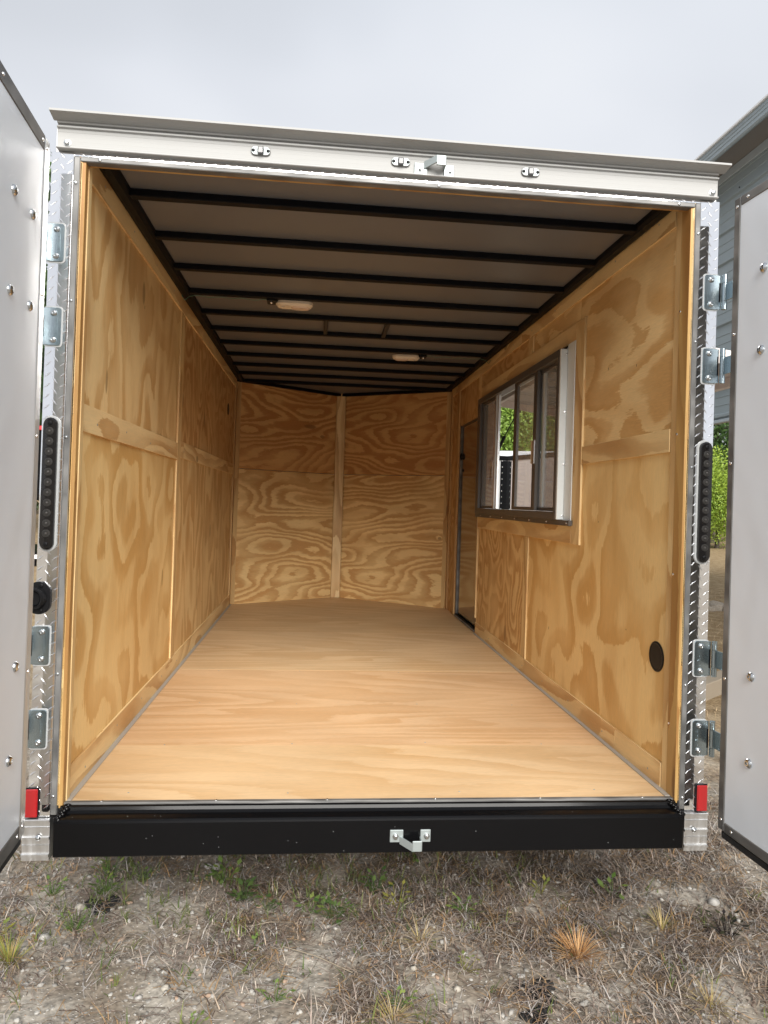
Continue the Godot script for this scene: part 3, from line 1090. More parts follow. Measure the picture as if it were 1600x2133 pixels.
	for s: float in [-1.0, 1.0]:
		var gw := geo()
		for k in 9:
			var p := Vector3(s * (1.008 + 0.004 * sin(k * 2.1)), -0.002 - 0.003 * k, -0.004 + 0.0065 * k)
			gw.xf = Transform3D(Basis.from_scale(Vector3(1.3, 0.8, 0.7)), p + Vector3(s * 0.002 * k, 0, 0))
			gw.lathe([Vector2(0, -0.009), Vector2(0.007, -0.005), Vector2(0.009, 0), Vector2(0.007, 0.005), Vector2(0, 0.009)], 9)
		part(b, "weld_bead", gw, M.black_paint)
	for k in 22:
		var gd := geo()
		var onf := k % 3 > 0
		var rr := rng.randf_range(0.0005, 0.0011)
		gd.xf = Transform3D(Basis(), Vector3(rng.randf_range(-1.0, 1.0), rng.randf_range(-0.13, -0.04), 0.056) if onf else Vector3(rng.randf_range(-1.0, 1.0), -0.0205, rng.randf_range(0.028, 0.040)))
		gd.lathe([Vector2(rr, 0), Vector2(rr * 0.7, rr * 0.5), Vector2(0, rr * 0.6)], 5)
		part(b, "paint_fleck", gd, M.sealant)
	# ribbed aluminium corner blocks beside the sill
	for s: float in [-1.0, 1.0]:
		var cb := sub(t, "corner_block", Vector3(s * 1.1, -0.1, 0))
		var pc := PackedVector2Array([Vector2(-0.05, -0.038), Vector2(0.014, -0.038), Vector2(0.016, -0.040), Vector2(0.016, -0.046), Vector2(0.011, -0.048), Vector2(0.011, -0.060), Vector2(0.013, -0.062), Vector2(0.011, -0.064), Vector2(0.011, -0.092),
			Vector2(0.017, -0.094), Vector2(0.017, -0.101), Vector2(0.009, -0.103), Vector2(0.009, -0.118), Vector2(0.012, -0.120), Vector2(0.009, -0.122), Vector2(0.009, -0.146), Vector2(0.016, -0.149), Vector2(0.016, -0.156), Vector2(0.010, -0.158), Vector2(0.010, -0.170), Vector2(-0.05, -0.170)])
		g = geo()
		g.prism(pc, Vector3(-1.141 if s < 0 else 1.058, 0, 0), Vector3(0, 0, 1), Vector3.UP, Vector3.RIGHT, 0.084)
		part(cb, "ribbed_block", g, M.aluminium)
		var gb := geo()
		gb.xf = Transform3D(Basis(), Vector3(s * 1.09, -0.095, 0.015))
		gb.lathe([Vector2(0.009, 0), Vector2(0.009, 0.003), Vector2(0.006, 0.006), Vector2(0, 0.0085)], 8)
		part(cb, "bolt", gb, M.bolt_steel)


func button_bolt(g: Geo, at: Vector3, r: float) -> void:
	g.xf = Transform3D(Basis(), at)
	g.lathe([Vector2(r, 0), Vector2(r * 0.97, r * 0.16), Vector2(r * 0.80, r * 0.42), Vector2(r * 0.5, r * 0.58), Vector2(r * 0.32, r * 0.60), Vector2(r * 0.30, r * 0.36), Vector2(0, r * 0.36)], 16)
	g.xf = Transform3D()


func trailer_fittings(t: Node3D) -> void:
	# hinges, four on each side
	var font := SystemFont.new()
	font.font_names = PackedStringArray(["Droid Serif"])
	var tm := TextMesh.new()
	tm.text = "IMPERIAL"
	tm.font = font
	tm.font_size = 32
	tm.pixel_size = 0.0125 / 32.0
	tm.depth = 0.0008
	var ys := [[1.803, 1.533, 0.511, 0.245], [1.777, 1.518, 0.495, 0.218]]
	for si in 2:
		var s := -1.0 if si == 0 else 1.0
		for y: float in ys[si]:
			var cx := s * 1.1065
			var h := sub(t, "hinge", Vector3(cx, y, 0.003))
			var ga := geo()
			ga.prism(rounded(0.058, 0.130, 0.010, 4), Vector3(cx, y, 0.0002), Vector3.RIGHT, Vector3.UP, Vector3(0, 0, 1), 0.0018)
			part(h, "sealant", ga, M.sealant)
			var gp := geo()
			gp.prism(rounded(0.050, 0.122, 0.009, 5), Vector3(cx, y, 0.002), Vector3.RIGHT, Vector3.UP, Vector3(0, 0, 1), 0.0038, 0.0012)
			gp.box(Vector3(cx + s * 0.020, y - 0.060, 0.0021), Vector3(cx + s * 0.034, y + 0.060, 0.0052), 0.001)
			part(h, "plate", gp, M.zinc)
			for k: float in [-0.043, 0.043]:
				var gb := geo()
				button_bolt(gb, Vector3(cx - s * 0.002, y + k, 0.0058), 0.0105)
				part(h, "bolt", gb, M.bolt_steel)
			var tx := MeshInstance3D.new()
			tx.name = "lettering"
			tx.mesh = tm
			tx.material_override = M.zinc
			h.add_child(tx, true)
			tx.position = Vector3(-s * 0.010, 0, 0.0032)
			tx.rotation.z = PI / 2 if s < 0 else -PI / 2
			# knuckle in three lengths and the strap towards the door
			var kx := s * 1.1495
			for q: Array in [[-0.061, -0.0325], [-0.031, 0.031], [0.0325, 0.061]]:
				var gk := geo()
				gk.tube(Vector3(kx, y + q[0], 0.012), Vector3(kx, y + q[1], 0.012), 0.0095, 0.0095, 14)
				part(h, "knuckle", gk, M.zinc)
			var gs := geo()
			gs.prism(PackedVector2Array([Vector2(s * 1.152, 0.018), Vector2(s * 1.157, 0.010), Vector2(s * 1.162, 0.085), Vector2(s * 1.163, 0.100), Vector2(s * 1.158, 0.100), Vector2(s * 1.156, 0.088)]), Vector3(0, y - 0.030, 0), Vector3.RIGHT, Vector3(0, 0, 1), Vector3.UP, 0.060)
			part(h, "strap", gs, M.zinc)
			part(h, "pin_gap", boxg(Vector3(s * 1.134, y - 0.033, 0.004), Vector3(s * 1.1395, y + 0.033, 0.0062)), M.black_rail)
	# slim smoked tail lamps with eleven diodes each
	for s: float in [-1.0, 1.0]:
		var y0 := 0.818 if s < 0 else 0.830
		var y1 := 1.240 if s < 0 else 1.250
		var cx := -1.0985 if s < 0 else 1.0985
		var l := sub(t, "tail_lamp", Vector3(cx, (y0 + y1) / 2, 0))
		var cy := (y0 + y1) / 2
		var gs := geo()
		gs.prism(rounded(0.054, y1 - y0 + 0.014, 0.027, 8), Vector3(cx, cy, 0.0002), Vector3.RIGHT, Vector3.UP, Vector3(0, 0, 1), 0.005, 0.002)
		part(l, "sealant", gs, M.sealant)
		var gb := geo()
		gb.prism(rounded(0.042, y1 - y0, 0.021, 8), Vector3(cx, cy, 0.004), Vector3.RIGHT, Vector3.UP, Vector3(0, 0, 1), 0.016, 0.005)
		part(l, "smoked_lens", gb, M.smoke_lens)
		for k in 11:
			var y := y0 + 0.052 + (y1 - y0 - 0.096) * k / 10.0
			var gd := geo()
			gd.xf = Transform3D(Basis(), Vector3(cx, y, 0.0199))
			gd.lathe([Vector2(0.0130, 0), Vector2(0.0120, 0.0016), Vector2(0.0085, 0.0020), Vector2(0.0075, 0.0008), Vector2(0, 0.0008)], 14)
			part(l, "diode", gd, M.diode)
			part(l, "diode_tip", _ball(Vector3(cx, y, 0.0212), 0.0038), M.diode_tip)
		for y: float in [y0 + 0.018, y1 - 0.018]:
			var gk := geo()
			button_bolt(gk, Vector3(cx, y, 0.0199), 0.0075)
			part(l, "screw", gk, M.black_plastic)
	# red reflectors at the foot of the posts
	for s: float in [-1.0, 1.0]:
		var rf := sub(t, "reflector", Vector3(s * 1.12, 0.0, 0))
		var cx := -1.116 if s < 0 else 1.1205
		part(rf, "backing", boxg(Vector3(cx - 0.021, -0.0355, 0.0005), Vector3(cx + 0.021, 0.0585, 0.006), 0.001), M.black_plastic)
		part(rf, "red_lens", boxg(Vector3(cx - 0.0185, -0.033, 0.0062), Vector3(cx + 0.0185, 0.056, 0.0135), 0.0025), M.red_lens)
	# black round inlet on the left post
	var inl := sub(t, "cable_inlet", Vector3(-1.118, 0.663, 0))
	var gi := geo()
	gi.prism(rounded(0.072, 0.104, 0.034, 6), Vector3(-1.118, 0.663, 0.0005), Vector3.RIGHT, Vector3.UP, Vector3(0, 0, 1), 0.010, 0.003)
	part(inl, "flange", gi, M.black_plastic)
	gi = geo()
	gi.xf = Transform3D(Basis(Vector3.UP, deg_to_rad(-12.0)), Vector3(-1.124, 0.663, 0.009))
	gi.lathe([Vector2(0.034, 0), Vector2(0.034, 0.016), Vector2(0.031, 0.022), Vector2(0.026, 0.022), Vector2(0.024, 0.010), Vector2(0, 0.010)], 20)
	part(inl, "barrel", gi, M.black_plastic)
	gi = geo()
	gi.xf = Transform3D(Basis(Vector3.UP, deg_to_rad(-12.0)), Vector3(-1.124, 0.663, 0.009))
	gi.lathe([Vector2(0.0235, 0.0102), Vector2(0.0215, 0.017), Vector2(0.0195, 0.0102)], 20)
	part(inl, "ring", gi, M.zinc)
	for y: float in [0.623, 0.703]:
		gi = geo()
		button_bolt(gi, Vector3(-1.110, y, 0.0105), 0.007)
		part(inl, "screw", gi, M.black_plastic)
	# round black vents low in the kerb-side wall and high at the front of the other
	for q: Array in [[1.0, 0.462, -0.174, 0.056], [-1.0, 1.77, -3.87, 0.05]]:
		var v := sub(t, "round_vent", Vector3(q[0] * 1.034, q[1], q[2]))
		var gv := geo()
		gv.xf = Transform3D(Basis(Vector3.UP, -q[0] * PI / 2), Vector3(q[0] * 1.0345, q[1], q[2]))
		gv.lathe([Vector2(q[3], 0), Vector2(q[3], 0.003), Vector2(q[3] * 0.9, 0.0045), Vector2(q[3] * 0.82, 0.003), Vector2(q[3] * 0.5, 0.0033), Vector2(0, 0.003)], 28)
		part(v, "cover", gv, M.black_plastic)
	# three clearance lamps on the fascia
	for x: float in [-0.467, -0.004, 0.441]:
		var c := sub(t, "clearance_lamp", Vector3(x, 2.144, 0.012))
		var gb := geo()
		gb.prism(rounded(0.064, 0.029, 0.0145, 6), Vector3(x, 2.143, 0.0135), Vector3.RIGHT, Vector3.UP, Vector3(0, 0, 1), 0.006, 0.002)
		part(c, "base", gb, M.clear_lens)
		gb = geo()
		gb.prism(rounded(0.060, 0.025, 0.0125, 6), Vector3(x, 2.143, 0.0135), Vector3.RIGHT, Vector3.UP, Vector3(0, 0, 1), 0.0063, 0.0)
		gb.prism(rounded(0.058, 0.023, 0.0115, 6), Vector3(x, 2.143, 0.0135), Vector3.RIGHT, Vector3.UP, Vector3(0, 0, 1), 0.0064, 0.0)
		part(c, "rim", gb, M.galvanised)
		gb = geo()
		gb.box(Vector3(x - 0.0105, 2.1305, 0.0199), Vector3(x + 0.0105, 2.1555, 0.028), 0.004)
		part(c, "lens", gb, M.smoke_dome)
		for k: float in [-0.024, 0.024]:
			gb = geo()
			button_bolt(gb, Vector3(x + k, 2.143, 0.0199), 0.0058)
			part(c, "screw", gb, M.black_plastic)
	# galvanised keepers for the door bars
	for q: Array in [[0.1105, 2.1245, 0.014, 1.0], [0.095, -0.083, 0.0562, -1.0]]:
		var k := sub(t, "bar_keeper", Vector3(q[0], q[1], q[2]))
		var s: float = q[3]
		var cx: float = q[0]
		var cy: float = q[1]
		var z: float = q[2]
		for x: float in [-0.046, 0.049]:
			var wd := 0.022 if x < 0 else 0.017
			part(k, "tab", boxg(Vector3(cx + x - wd, cy - 0.020, z), Vector3(cx + x + wd, cy + 0.020, z + 0.005), 0.0015), M.galvanised)
			var gb := geo()
			gb.xf = Transform3D(Basis(), Vector3(cx + x * 1.08, cy, z + 0.005))
			gb.lathe([Vector2(0.0105, 0), Vector2(0.0105, 0.0015), Vector2(0.0078, 0.002), Vector2(0.0078, 0.009), Vector2(0.006, 0.0105), Vector2(0, 0.0108)], 6)
			part(k, "bolt", gb, M.bolt_steel)
		# the bridge stands out over the bar cam
		part(k, "bridge", boxg(Vector3(cx + 0.002, cy + s * 0.002, z + 0.032), Vector3(cx + 0.034, cy + s * 0.036, z + 0.038), 0.002), M.galvanised)
		part(k, "web", boxg(Vector3(cx + 0.0295, cy + s * 0.003, z), Vector3(cx + 0.0345, cy + s * 0.035, z + 0.0315), 0.0012), M.galvanised)
		var gw := geo()
		var a := Vector3(cx - 0.034, cy + s * 0.012, z + 0.003)
		var b := Vector3(cx + 0.006, cy + s * 0.024, z + 0.034)
		var ux := (b - a).normalized()
		gw.prism(rectp(0.0, -0.012, a.distance_to(b), 0.012), a, ux, Vector3.UP, ux.cross(Vector3.UP), 0.005, 0.001)
		part(k, "brace", gw, M.galvanised)


func trailer_doors(t: Node3D) -> void:
	# each leaf is built in its own axes: z along the leaf from the hinge side, x out of the room
	for q: Array in [[-1.0, -1.101, 0.100, 4.4, -0.042, 2.075, 0.046], [1.0, 1.120, 0.110, 3.5, -0.044, 2.057, 0.032]]:
		var s: float = q[0]
		var d := sub(t, "rear_door", Vector3(q[1], 0, q[2]), Vector3(0, deg_to_rad(q[3]), 0))
		var y0: float = q[4]
		var y1: float = q[5]
		var w: float = q[6]
		var L := 1.07
		var th := 0.035
		part(d, "leaf", boxg(Vector3(s * 0.0012, y0 + 0.002, 0.002), Vector3(s * th, y1 - 0.002, L - 0.002), 0.002), M.white_panel, true)
		# edge channel wraps the rim
		part(d, "edge_channel", boxg(Vector3(-s * 0.0015, y0, 0.0), Vector3(s * (th + 0.002), y1, w), 0.003), M.aluminium if s < 0 else M.worn_aluminium, true)
		part(d, "edge_channel", boxg(Vector3(-s * 0.0015, y0, L - w), Vector3(s * (th + 0.002), y1, L), 0.003), M.aluminium, true)
		part(d, "edge_channel", boxg(Vector3(-s * 0.0013, y0 - 0.001, w + 0.0005), Vector3(s * (th + 0.0022), y0 + w, L - w - 0.0005), 0.003), M.worn_aluminium, true)
		part(d, "edge_channel", boxg(Vector3(-s * 0.0013, y1 - w, w + 0.0005), Vector3(s * (th + 0.0022), y1 + 0.001, L - w - 0.0005), 0.003), M.worn_aluminium, true)
		part(d, "bottom_seal", boxg(Vector3(s * 0.004, y0 - 0.028, 0.01), Vector3(s * (th - 0.006), y0 - 0.0015, L - 0.01), 0.004), M.rubber, true)
		var bolts := [[0.290, 1.805], [0.134, 1.802], [0.294, 1.536], [0.129, 1.538], [0.137, 0.498], [0.164, 0.238]] if s < 0 else [[0.152, 1.78], [0.149, 1.521], [0.143, 0.492], [0.143, 0.221], [0.30, 1.78], [0.30, 1.521]]
		for b: Array in bolts:
			var g := geo()
			g.xf = Transform3D(Basis(Vector3.UP, -s * PI / 2), Vector3(-s * 0.0003 + s * 0.0012, b[1], b[0]))
			g.lathe([Vector2(0.0155, 0), Vector2(0.015, 0.003), Vector2(0.0125, 0.0065), Vector2(0.008, 0.009), Vector2(0.005, 0.0093), Vector2(0.0045, 0.006), Vector2(0, 0.006)], 18)
			part(d, "bolt", g, M.bolt_steel, true)
		for y: float in [y0 + 0.035, y0 + 0.5, 1.17, 1.6, y1 - 0.03]:
			var g := geo()
			g.xf = Transform3D(Basis(Vector3.UP, -s * PI / 2), Vector3(-s * 0.0015, y, w * 0.55))
			g.lathe([Vector2(0.0055, 0), Vector2(0.005, 0.002), Vector2(0.003, 0.0032), Vector2(0, 0.0035)], 10)
			part(d, "rivet", g, M.rivet, true)
		for z: float in [0.07, 0.40]:
			for y: float in [y0 + w * 0.5, y1 - w * 0.5]:
				var g := geo()
				g.xf = Transform3D(Basis(Vector3.UP, -s * PI / 2), Vector3(-s * 0.0013, y, z))
				g.lathe([Vector2(0.0055, 0), Vector2(0.005, 0.002), Vector2(0.003, 0.0032), Vector2(0, 0.0035)], 10)
				part(d, "rivet", g, M.rivet, true)


func trailer_shell(t: Node3D) -> void:
	# outer skin, roof, underside, axles: what one sees of the trailer from other sides
	var o := sub(t, "outer_shell", Vector3(0, 1.0, -2.3))
	var g := geo()
	g.box(Vector3(-1.125, -0.12, -4.42), Vector3(-1.118, 2.19, -0.021))
	part(o, "skin_sheet", g, M.white_sheet)
	for q: Array in [[-0.021, -1.05, -0.12, 2.19], [-1.0505, -3.139, -0.12, 0.919], [-1.0505, -3.139, 1.851, 2.19], [-3.1395, -4.42, -0.12, 2.19]]:
		part(o, "skin_sheet", boxg(Vector3(1.1225, q[2], q[1]), Vector3(1.129, q[3], q[0])), M.white_sheet)
	for s: float in [-1.0, 1.0]:
		var a := Vector3(s * 1.122, -0.12, -4.425)
		var b := Vector3(0, -0.12, -5.20)
		var u := (b - a).normalized()
		var out := u.cross(Vector3.UP)
		if out.z > 0:
			out = -out
		g = geo()
		g.prism(rectp(0.0, 0.0, a.distance_to(b), 2.31), a, u, Vector3.UP, out, 0.006)
		part(o, "skin_sheet", g, M.white_sheet)
	g = geo()
	g.prism(PackedVector2Array([Vector2(-1.13, -0.061), Vector2(1.13, -0.061), Vector2(1.13, -4.43), Vector2(0, -5.21), Vector2(-1.13, -4.43)]), Vector3(0, 2.1905, 0), Vector3.RIGHT, Vector3(0, 0, 1), Vector3.UP, 0.02)
	part(o, "roof_sheet", g, M.white_sheet)
	g = geo()
	g.prism(PackedVector2Array([Vector2(-1.117, -0.061), Vector2(1.117, -0.061), Vector2(1.117, -4.42), Vector2(0, -5.18), Vector2(-1.117, -4.42)]), Vector3(0, -0.10, 0), Vector3.RIGHT, Vector3(0, 0, 1), Vector3.UP, 0.04)
	part(o, "underside", g, M.black_rail)
	for x: float in [-0.9, 0.9]:
		part(o, "chassis_beam", boxg(Vector3(x - 0.03, -0.16, -4.4), Vector3(x + 0.03, -0.1005, -0.07), 0.004), M.black_paint)
	for s: float in [-1.0, 1.0]:
		for z: float in [-2.05, -2.90]:
			var w := sub(t, "wheel", Vector3(s * 1.27, GY + 0.33, z))
			var gt := geo()
			gt.xf = Transform3D(Basis(Vector3.UP, s * PI / 2), Vector3(s * 1.16, GY + 0.325, z))
			gt.lathe([Vector2(0.20, 0), Vector2(0.30, 0.0), Vector2(0.33, 0.03), Vector2(0.33, 0.16), Vector2(0.30, 0.195), Vector2(0.20, 0.195), Vector2(0.19, 0.17)], 28)
			part(w, "tyre", gt, M.rubber)
			gt = geo()
			gt.xf = Transform3D(Basis(Vector3.UP, s * PI / 2), Vector3(s * 1.16, GY + 0.325, z))
			gt.lathe([Vector2(0.195, 0.185), Vector2(0.185, 0.15), Vector2(0.09, 0.13), Vector2(0.06, 0.17), Vector2(0, 0.175)], 20)
			part(w, "rim", gt, M.aluminium)
		var gf := geo()
		gf.prism(PackedVector2Array([Vector2(-1.60, -0.10), Vector2(-1.66, 0.22), Vector2(-1.80, 0.25), Vector2(-3.15, 0.25), Vector2(-3.29, 0.22), Vector2(-3.35, -0.10), Vector2(-3.33, -0.10), Vector2(-3.27, 0.21), Vector2(-3.14, 0.235), Vector2(-1.81, 0.235), Vector2(-1.68, 0.21), Vector2(-1.62, -0.10)]), Vector3(s * 1.132, 0, 0), Vector3(0, 0, 1), Vector3.UP, Vector3(s, 0, 0), 0.25)
		part(o, "fender", gf, M.aluminium)
	g = geo()
	g.tube(Vector3(-0.75, -0.13, -4.5), Vector3(0, -0.13, -6.2), 0.04, 0.04, 4)
	g.tube(Vector3(0.75, -0.13, -4.5), Vector3(0, -0.13, -6.2), 0.04, 0.04, 4)
	g.tube(Vector3(0, 0.25, -6.0), Vector3(0, GY + 0.01, -6.0), 0.03, 0.03, 8)
	part(o, "tongue", g, M.black_paint)


# ---------------------------------------------------------------- the building on the right
func building() -> void:
	var b := thing("metal_building", "grey-blue metal sided building with deep eave right of the trailer", "building", Vector3(4.0, GY, -3.0))
	var z0 := -8.4
	var z1 := 2.2
	var w := sub(b, "siding_wall", Vector3(4.0, 2.0, -2.0))
	# panels two ribs high with minor lines, as far as one can tell them apart
	var y := 2.00
	var k := 0
	while y < 4.55:
		var top := minf(y + 0.328, 4.56)
		var pr := PackedVector2Array([Vector2(0, y), Vector2(0, y + 0.012), Vector2(-0.026, y + 0.026), Vector2(-0.026, y + 0.052), Vector2(0, y + 0.066), Vector2(0, y + 0.148), Vector2(-0.006, y + 0.154), Vector2(0, y + 0.160), Vector2(0, y + 0.236), Vector2(-0.006, y + 0.242), Vector2(0, y + 0.248), Vector2(0, top - 0.0005), Vector2(0.02, top - 0.0005), Vector2(0.02, y)])
		if top - y < 0.26:
			pr = rectp(0.0, y, 0.02, top)
		var g := geo()
		g.prism(pr, Vector3(4.0, 0, z0), Vector3.RIGHT, Vector3.UP, Vector3(0, 0, 1), z1 - z0)
		part(w, "siding_panel", g, M.siding)
		for z in 9:
			part(w, "screw", _ball(Vector3(3.998, y + 0.085, -7.9 + z * 0.61 + 0.3), 0.008), M.black_rail)
		y += 0.328
		k += 1
	part(w, "bottom_trim", boxg(Vector3(3.972, 1.962, z0), Vector3(4.03, 1.999, z1), 0.006), M.siding_trim)
	part(w, "top_trim", boxg(Vector3(3.980, 4.562, z0), Vector3(4.04, 4.65, z1), 0.004), M.siding_trim)
	part(w, "opening_trim", boxg(Vector3(3.960, 2.335, -6.4), Vector3(3.992, 2.465, -4.55), 0.004), M.siding_trim)
	part(w, "opening_board", boxg(Vector3(3.950, 2.350, -6.35), Vector3(3.9595, 2.430, -4.60), 0.003), M.tan_board)
	var e := sub(b, "eave", Vector3(3.6, 4.6, -2.0))
	part(e, "soffit", boxg(Vector3(3.62, 4.652, z0 - 0.4), Vector3(12.4, 4.668, z1 + 0.4)), M.soffit)
	var pf := PackedVector2Array([Vector2(3.60, 4.535), Vector2(3.585, 4.55), Vector2(3.60, 4.565), Vector2(3.60, 4.598), Vector2(3.594, 4.604), Vector2(3.60, 4.61), Vector2(3.60, 4.636), Vector2(3.594, 4.642), Vector2(3.60, 4.648), Vector2(3.60, 4.685), Vector2(3.6195, 4.685), Vector2(3.6195, 4.535)])
	var g2 := geo()
	g2.prism(pf, Vector3(0, 0, z0 - 0.4), Vector3.RIGHT, Vector3.UP, Vector3(0, 0, 1), z1 - z0 + 0.8)
	part(e, "fascia", g2, M.siding)
	part(e, "drip_edge", boxg(Vector3(3.580, 4.686, z0 - 0.42), Vector3(3.63, 4.708, z1 + 0.42), 0.003), M.white_sheet)
	var gr := geo()
	gr.prism(PackedVector2Array([Vector2(3.60, 4.709), Vector2(8.0, 5.62), Vector2(12.4, 4.709)]), Vector3(0, 0, z0 - 0.4), Vector3.RIGHT, Vector3.UP, Vector3(0, 0, 1), z1 - z0 + 0.8)
	part(b, "roof", gr, M.siding)
	for x: float in [4.10, 12.0]:
		for z: float in [-8.2, -2.6, 1.9]:
			part(b, "post", boxg(Vector3(x, GY - 0.05, z - 0.07), Vector3(x + 0.14, 4.65, z + 0.07), 0.005), M.timber)


# ---------------------------------------------------------------- things further off
func neighbours() -> void:
	# white V-nosed trailer seen through the serving window
	var t := thing("enclosed_trailer", "white enclosed trailer with black corner post seen through the window", "trailer", Vector3(4.6, GY, -14.0))
	var A := Vector3(3.66, 0, -12.0)
	var L := Vector3(2.70, 0, -12.9)
	var R := Vector3(5.30, 0, -13.0)
	var y0 := -0.05
	for q: Array in [[A, L, 2.12], [A, R, 2.26]]:
		var u: Vector3 = (q[1] - q[0]).normalized()
		var out := u.cross(Vector3.UP)
		if out.z < 0:
			out = -out
		var len: float = q[0].distance_to(q[1])
		var g := geo()
		g.prism(PackedVector2Array([Vector2(0.0, y0), Vector2(len, y0), Vector2(len, q[2]), Vector2(0.0, 2.02)]), q[0] - out * 0.02, u, Vector3.UP, out, 0.02)
		part(t, "side_sheet", g, M.pale_sheet if q[1] == R else M.white_sheet)
		g = geo()
		g.prism(PackedVector2Array([Vector2(-0.02, 1.955), Vector2(len, q[2] - 0.07), Vector2(len, q[2] + 0.03), Vector2(-0.02, 2.05)]), q[0] + out * 0.001, u, Vector3.UP, out, 0.02)
		part(t, "roof_trim", g, M.black_paint)
	var gp := geo()
	gp.prism(PackedVector2Array([Vector2(-0.115, -0.07), Vector2(0.0, 0.03), Vector2(0.115, -0.05), Vector2(0.0, -0.09)]), Vector3(A.x, y0, A.z), Vector3.RIGHT, Vector3(0, 0, 1), Vector3.UP, 2.0)
	part(t, "corner_post", gp, M.black_paint)
	for s: float in [-1.0, 1.0]:
		for k in 9:
			part(t, "rivet", _ball(Vector3(A.x + s * 0.085, 0.95 + 0.125 * k, A.z - 0.035 + (0.005 if s > 0 else 0.0)), 0.012), M.rivet)
	var back := Vector3(0.2, 0, -6.0)
	var gs := geo()
	var top := [A + Vector3(0, 2.03, -0.05), L + Vector3(0, 2.14, 0), R + Vector3(0, 2.28, 0), A + Vector3(0.25, 2.36, -2.6)]
	gs.quad(top[0], top[1], top[3], top[3], Vector3(-0.3, 0.8, 0.4).normalized())
	gs.quad(top[0], top[2], top[3], top[3], Vector3(0.3, 0.8, 0.4).normalized())
	part(t, "nose_cap", gs, M.white_sheet)
	var gb := geo()
	gb.prism(PackedVector2Array([Vector2(L.x, L.z), Vector2(A.x + 0.25, -14.6), Vector2(R.x, R.z), Vector2(R.x + back.x, R.z + back.z), Vector2(L.x + back.x, L.z + back.z)]), Vector3(0, y0, 0), Vector3.RIGHT, Vector3(0, 0, 1), Vector3.UP, 2.2)
	part(t, "body", gb, M.white_sheet)
	for x: float in [2.75, 5.15]:
		for z: float in [-15.6, -16.5]:
			var gw := geo()
			gw.xf = Transform3D(Basis(Vector3.UP, PI / 2), Vector3(x, GY + 0.33, z))
			gw.lathe([Vector2(0, 0), Vector2(0.31, 0.0), Vector2(0.33, 0.03), Vector2(0.33, 0.17), Vector2(0.31, 0.2), Vector2(0, 0.2)], 20)
			part(t, "wheel", gw, M.rubber)
	# black raised-deck trailer seen in the slit left of the trailer
	var n := thing("gooseneck_trailer", "black gooseneck trailer with red stripe seen past the left door", "trailer", Vector3(-6.6, GY, -13.0))
	part(n, "neck_box", boxg(Vector3(-8.6, 0.84, -14.2), Vector3(-5.2, 2.20, -12.0), 0.02), M.black_paint)
	part(n, "red_stripe", boxg(Vector3(-8.6, 2.205, -14.2), Vector3(-5.2, 2.29, -11.99), 0.01), M.red_lens)
	part(n, "lower_rail", boxg(Vector3(-8.8, -0.44, -14.0), Vector3(-5.1, -0.16, -11.95), 0.02), M.black_paint)
	part(n, "landing_leg", boxg(Vector3(-7.4, GY - 0.02, -12.9), Vector3(-7.2, 0.85, -12.7), 0.01), M.black_paint)
	part(n, "landing_leg", boxg(Vector3(-8.5, GY - 0.02, -12.9), Vector3(-8.3, 0.85, -12.7), 0.01), M.black_paint)
	part(n, "reflective_tape", boxg(Vector3(-5.75, -0.30, -11.949), Vector3(-5.1, -0.22, -11.944), 0.001), M.white_sheet)
	# timber on the ground under the eave
	var tb := thing("timber_beam", "weathered timber beam lying on the ground past the right door", "timber", Vector3(4.0, GY + 0.08, -3.6))
	var gt := geo()
	gt.xf = Transform3D(Basis(Vector3.UP, deg_to_rad(38.0)), Vector3(3.75, GY - 0.01, -3.75))
	gt.box(Vector3(-1.4, 0, -0.07), Vector3(1.4, 0.14, 0.07), 0.006)
	part(tb, "beam", gt, M.timber)
	# ridge of dead mulch across the ground
	var md := MeshInstance3D.new()
	md.name = "mulch_ridge"
	md.set_meta("kind", "structure")
	var gm := geo()
	for k in 40:
		var x := 3.2 + k * 0.2
		var zc := -8.1 + 0.06 * sin(k * 1.7)
		for q: Array in [[0.0, 0.0], [0.12, 0.05]]:
			gm.xf = Transform3D(Basis.from_scale(Vector3(0.22, 0.09 + 0.03 * sin(k * 2.3), 0.16)), Vector3(x + q[1], GY, zc - q[0]))
			gm.lathe([Vector2(0, -1), Vector2(0.7, -0.7), Vector2(1, 0), Vector2(0.7, 0.7), Vector2(0, 1)], 8)
	md.mesh = gm.mesh()
	md.material_override = M.soil
	add_child(md, true)


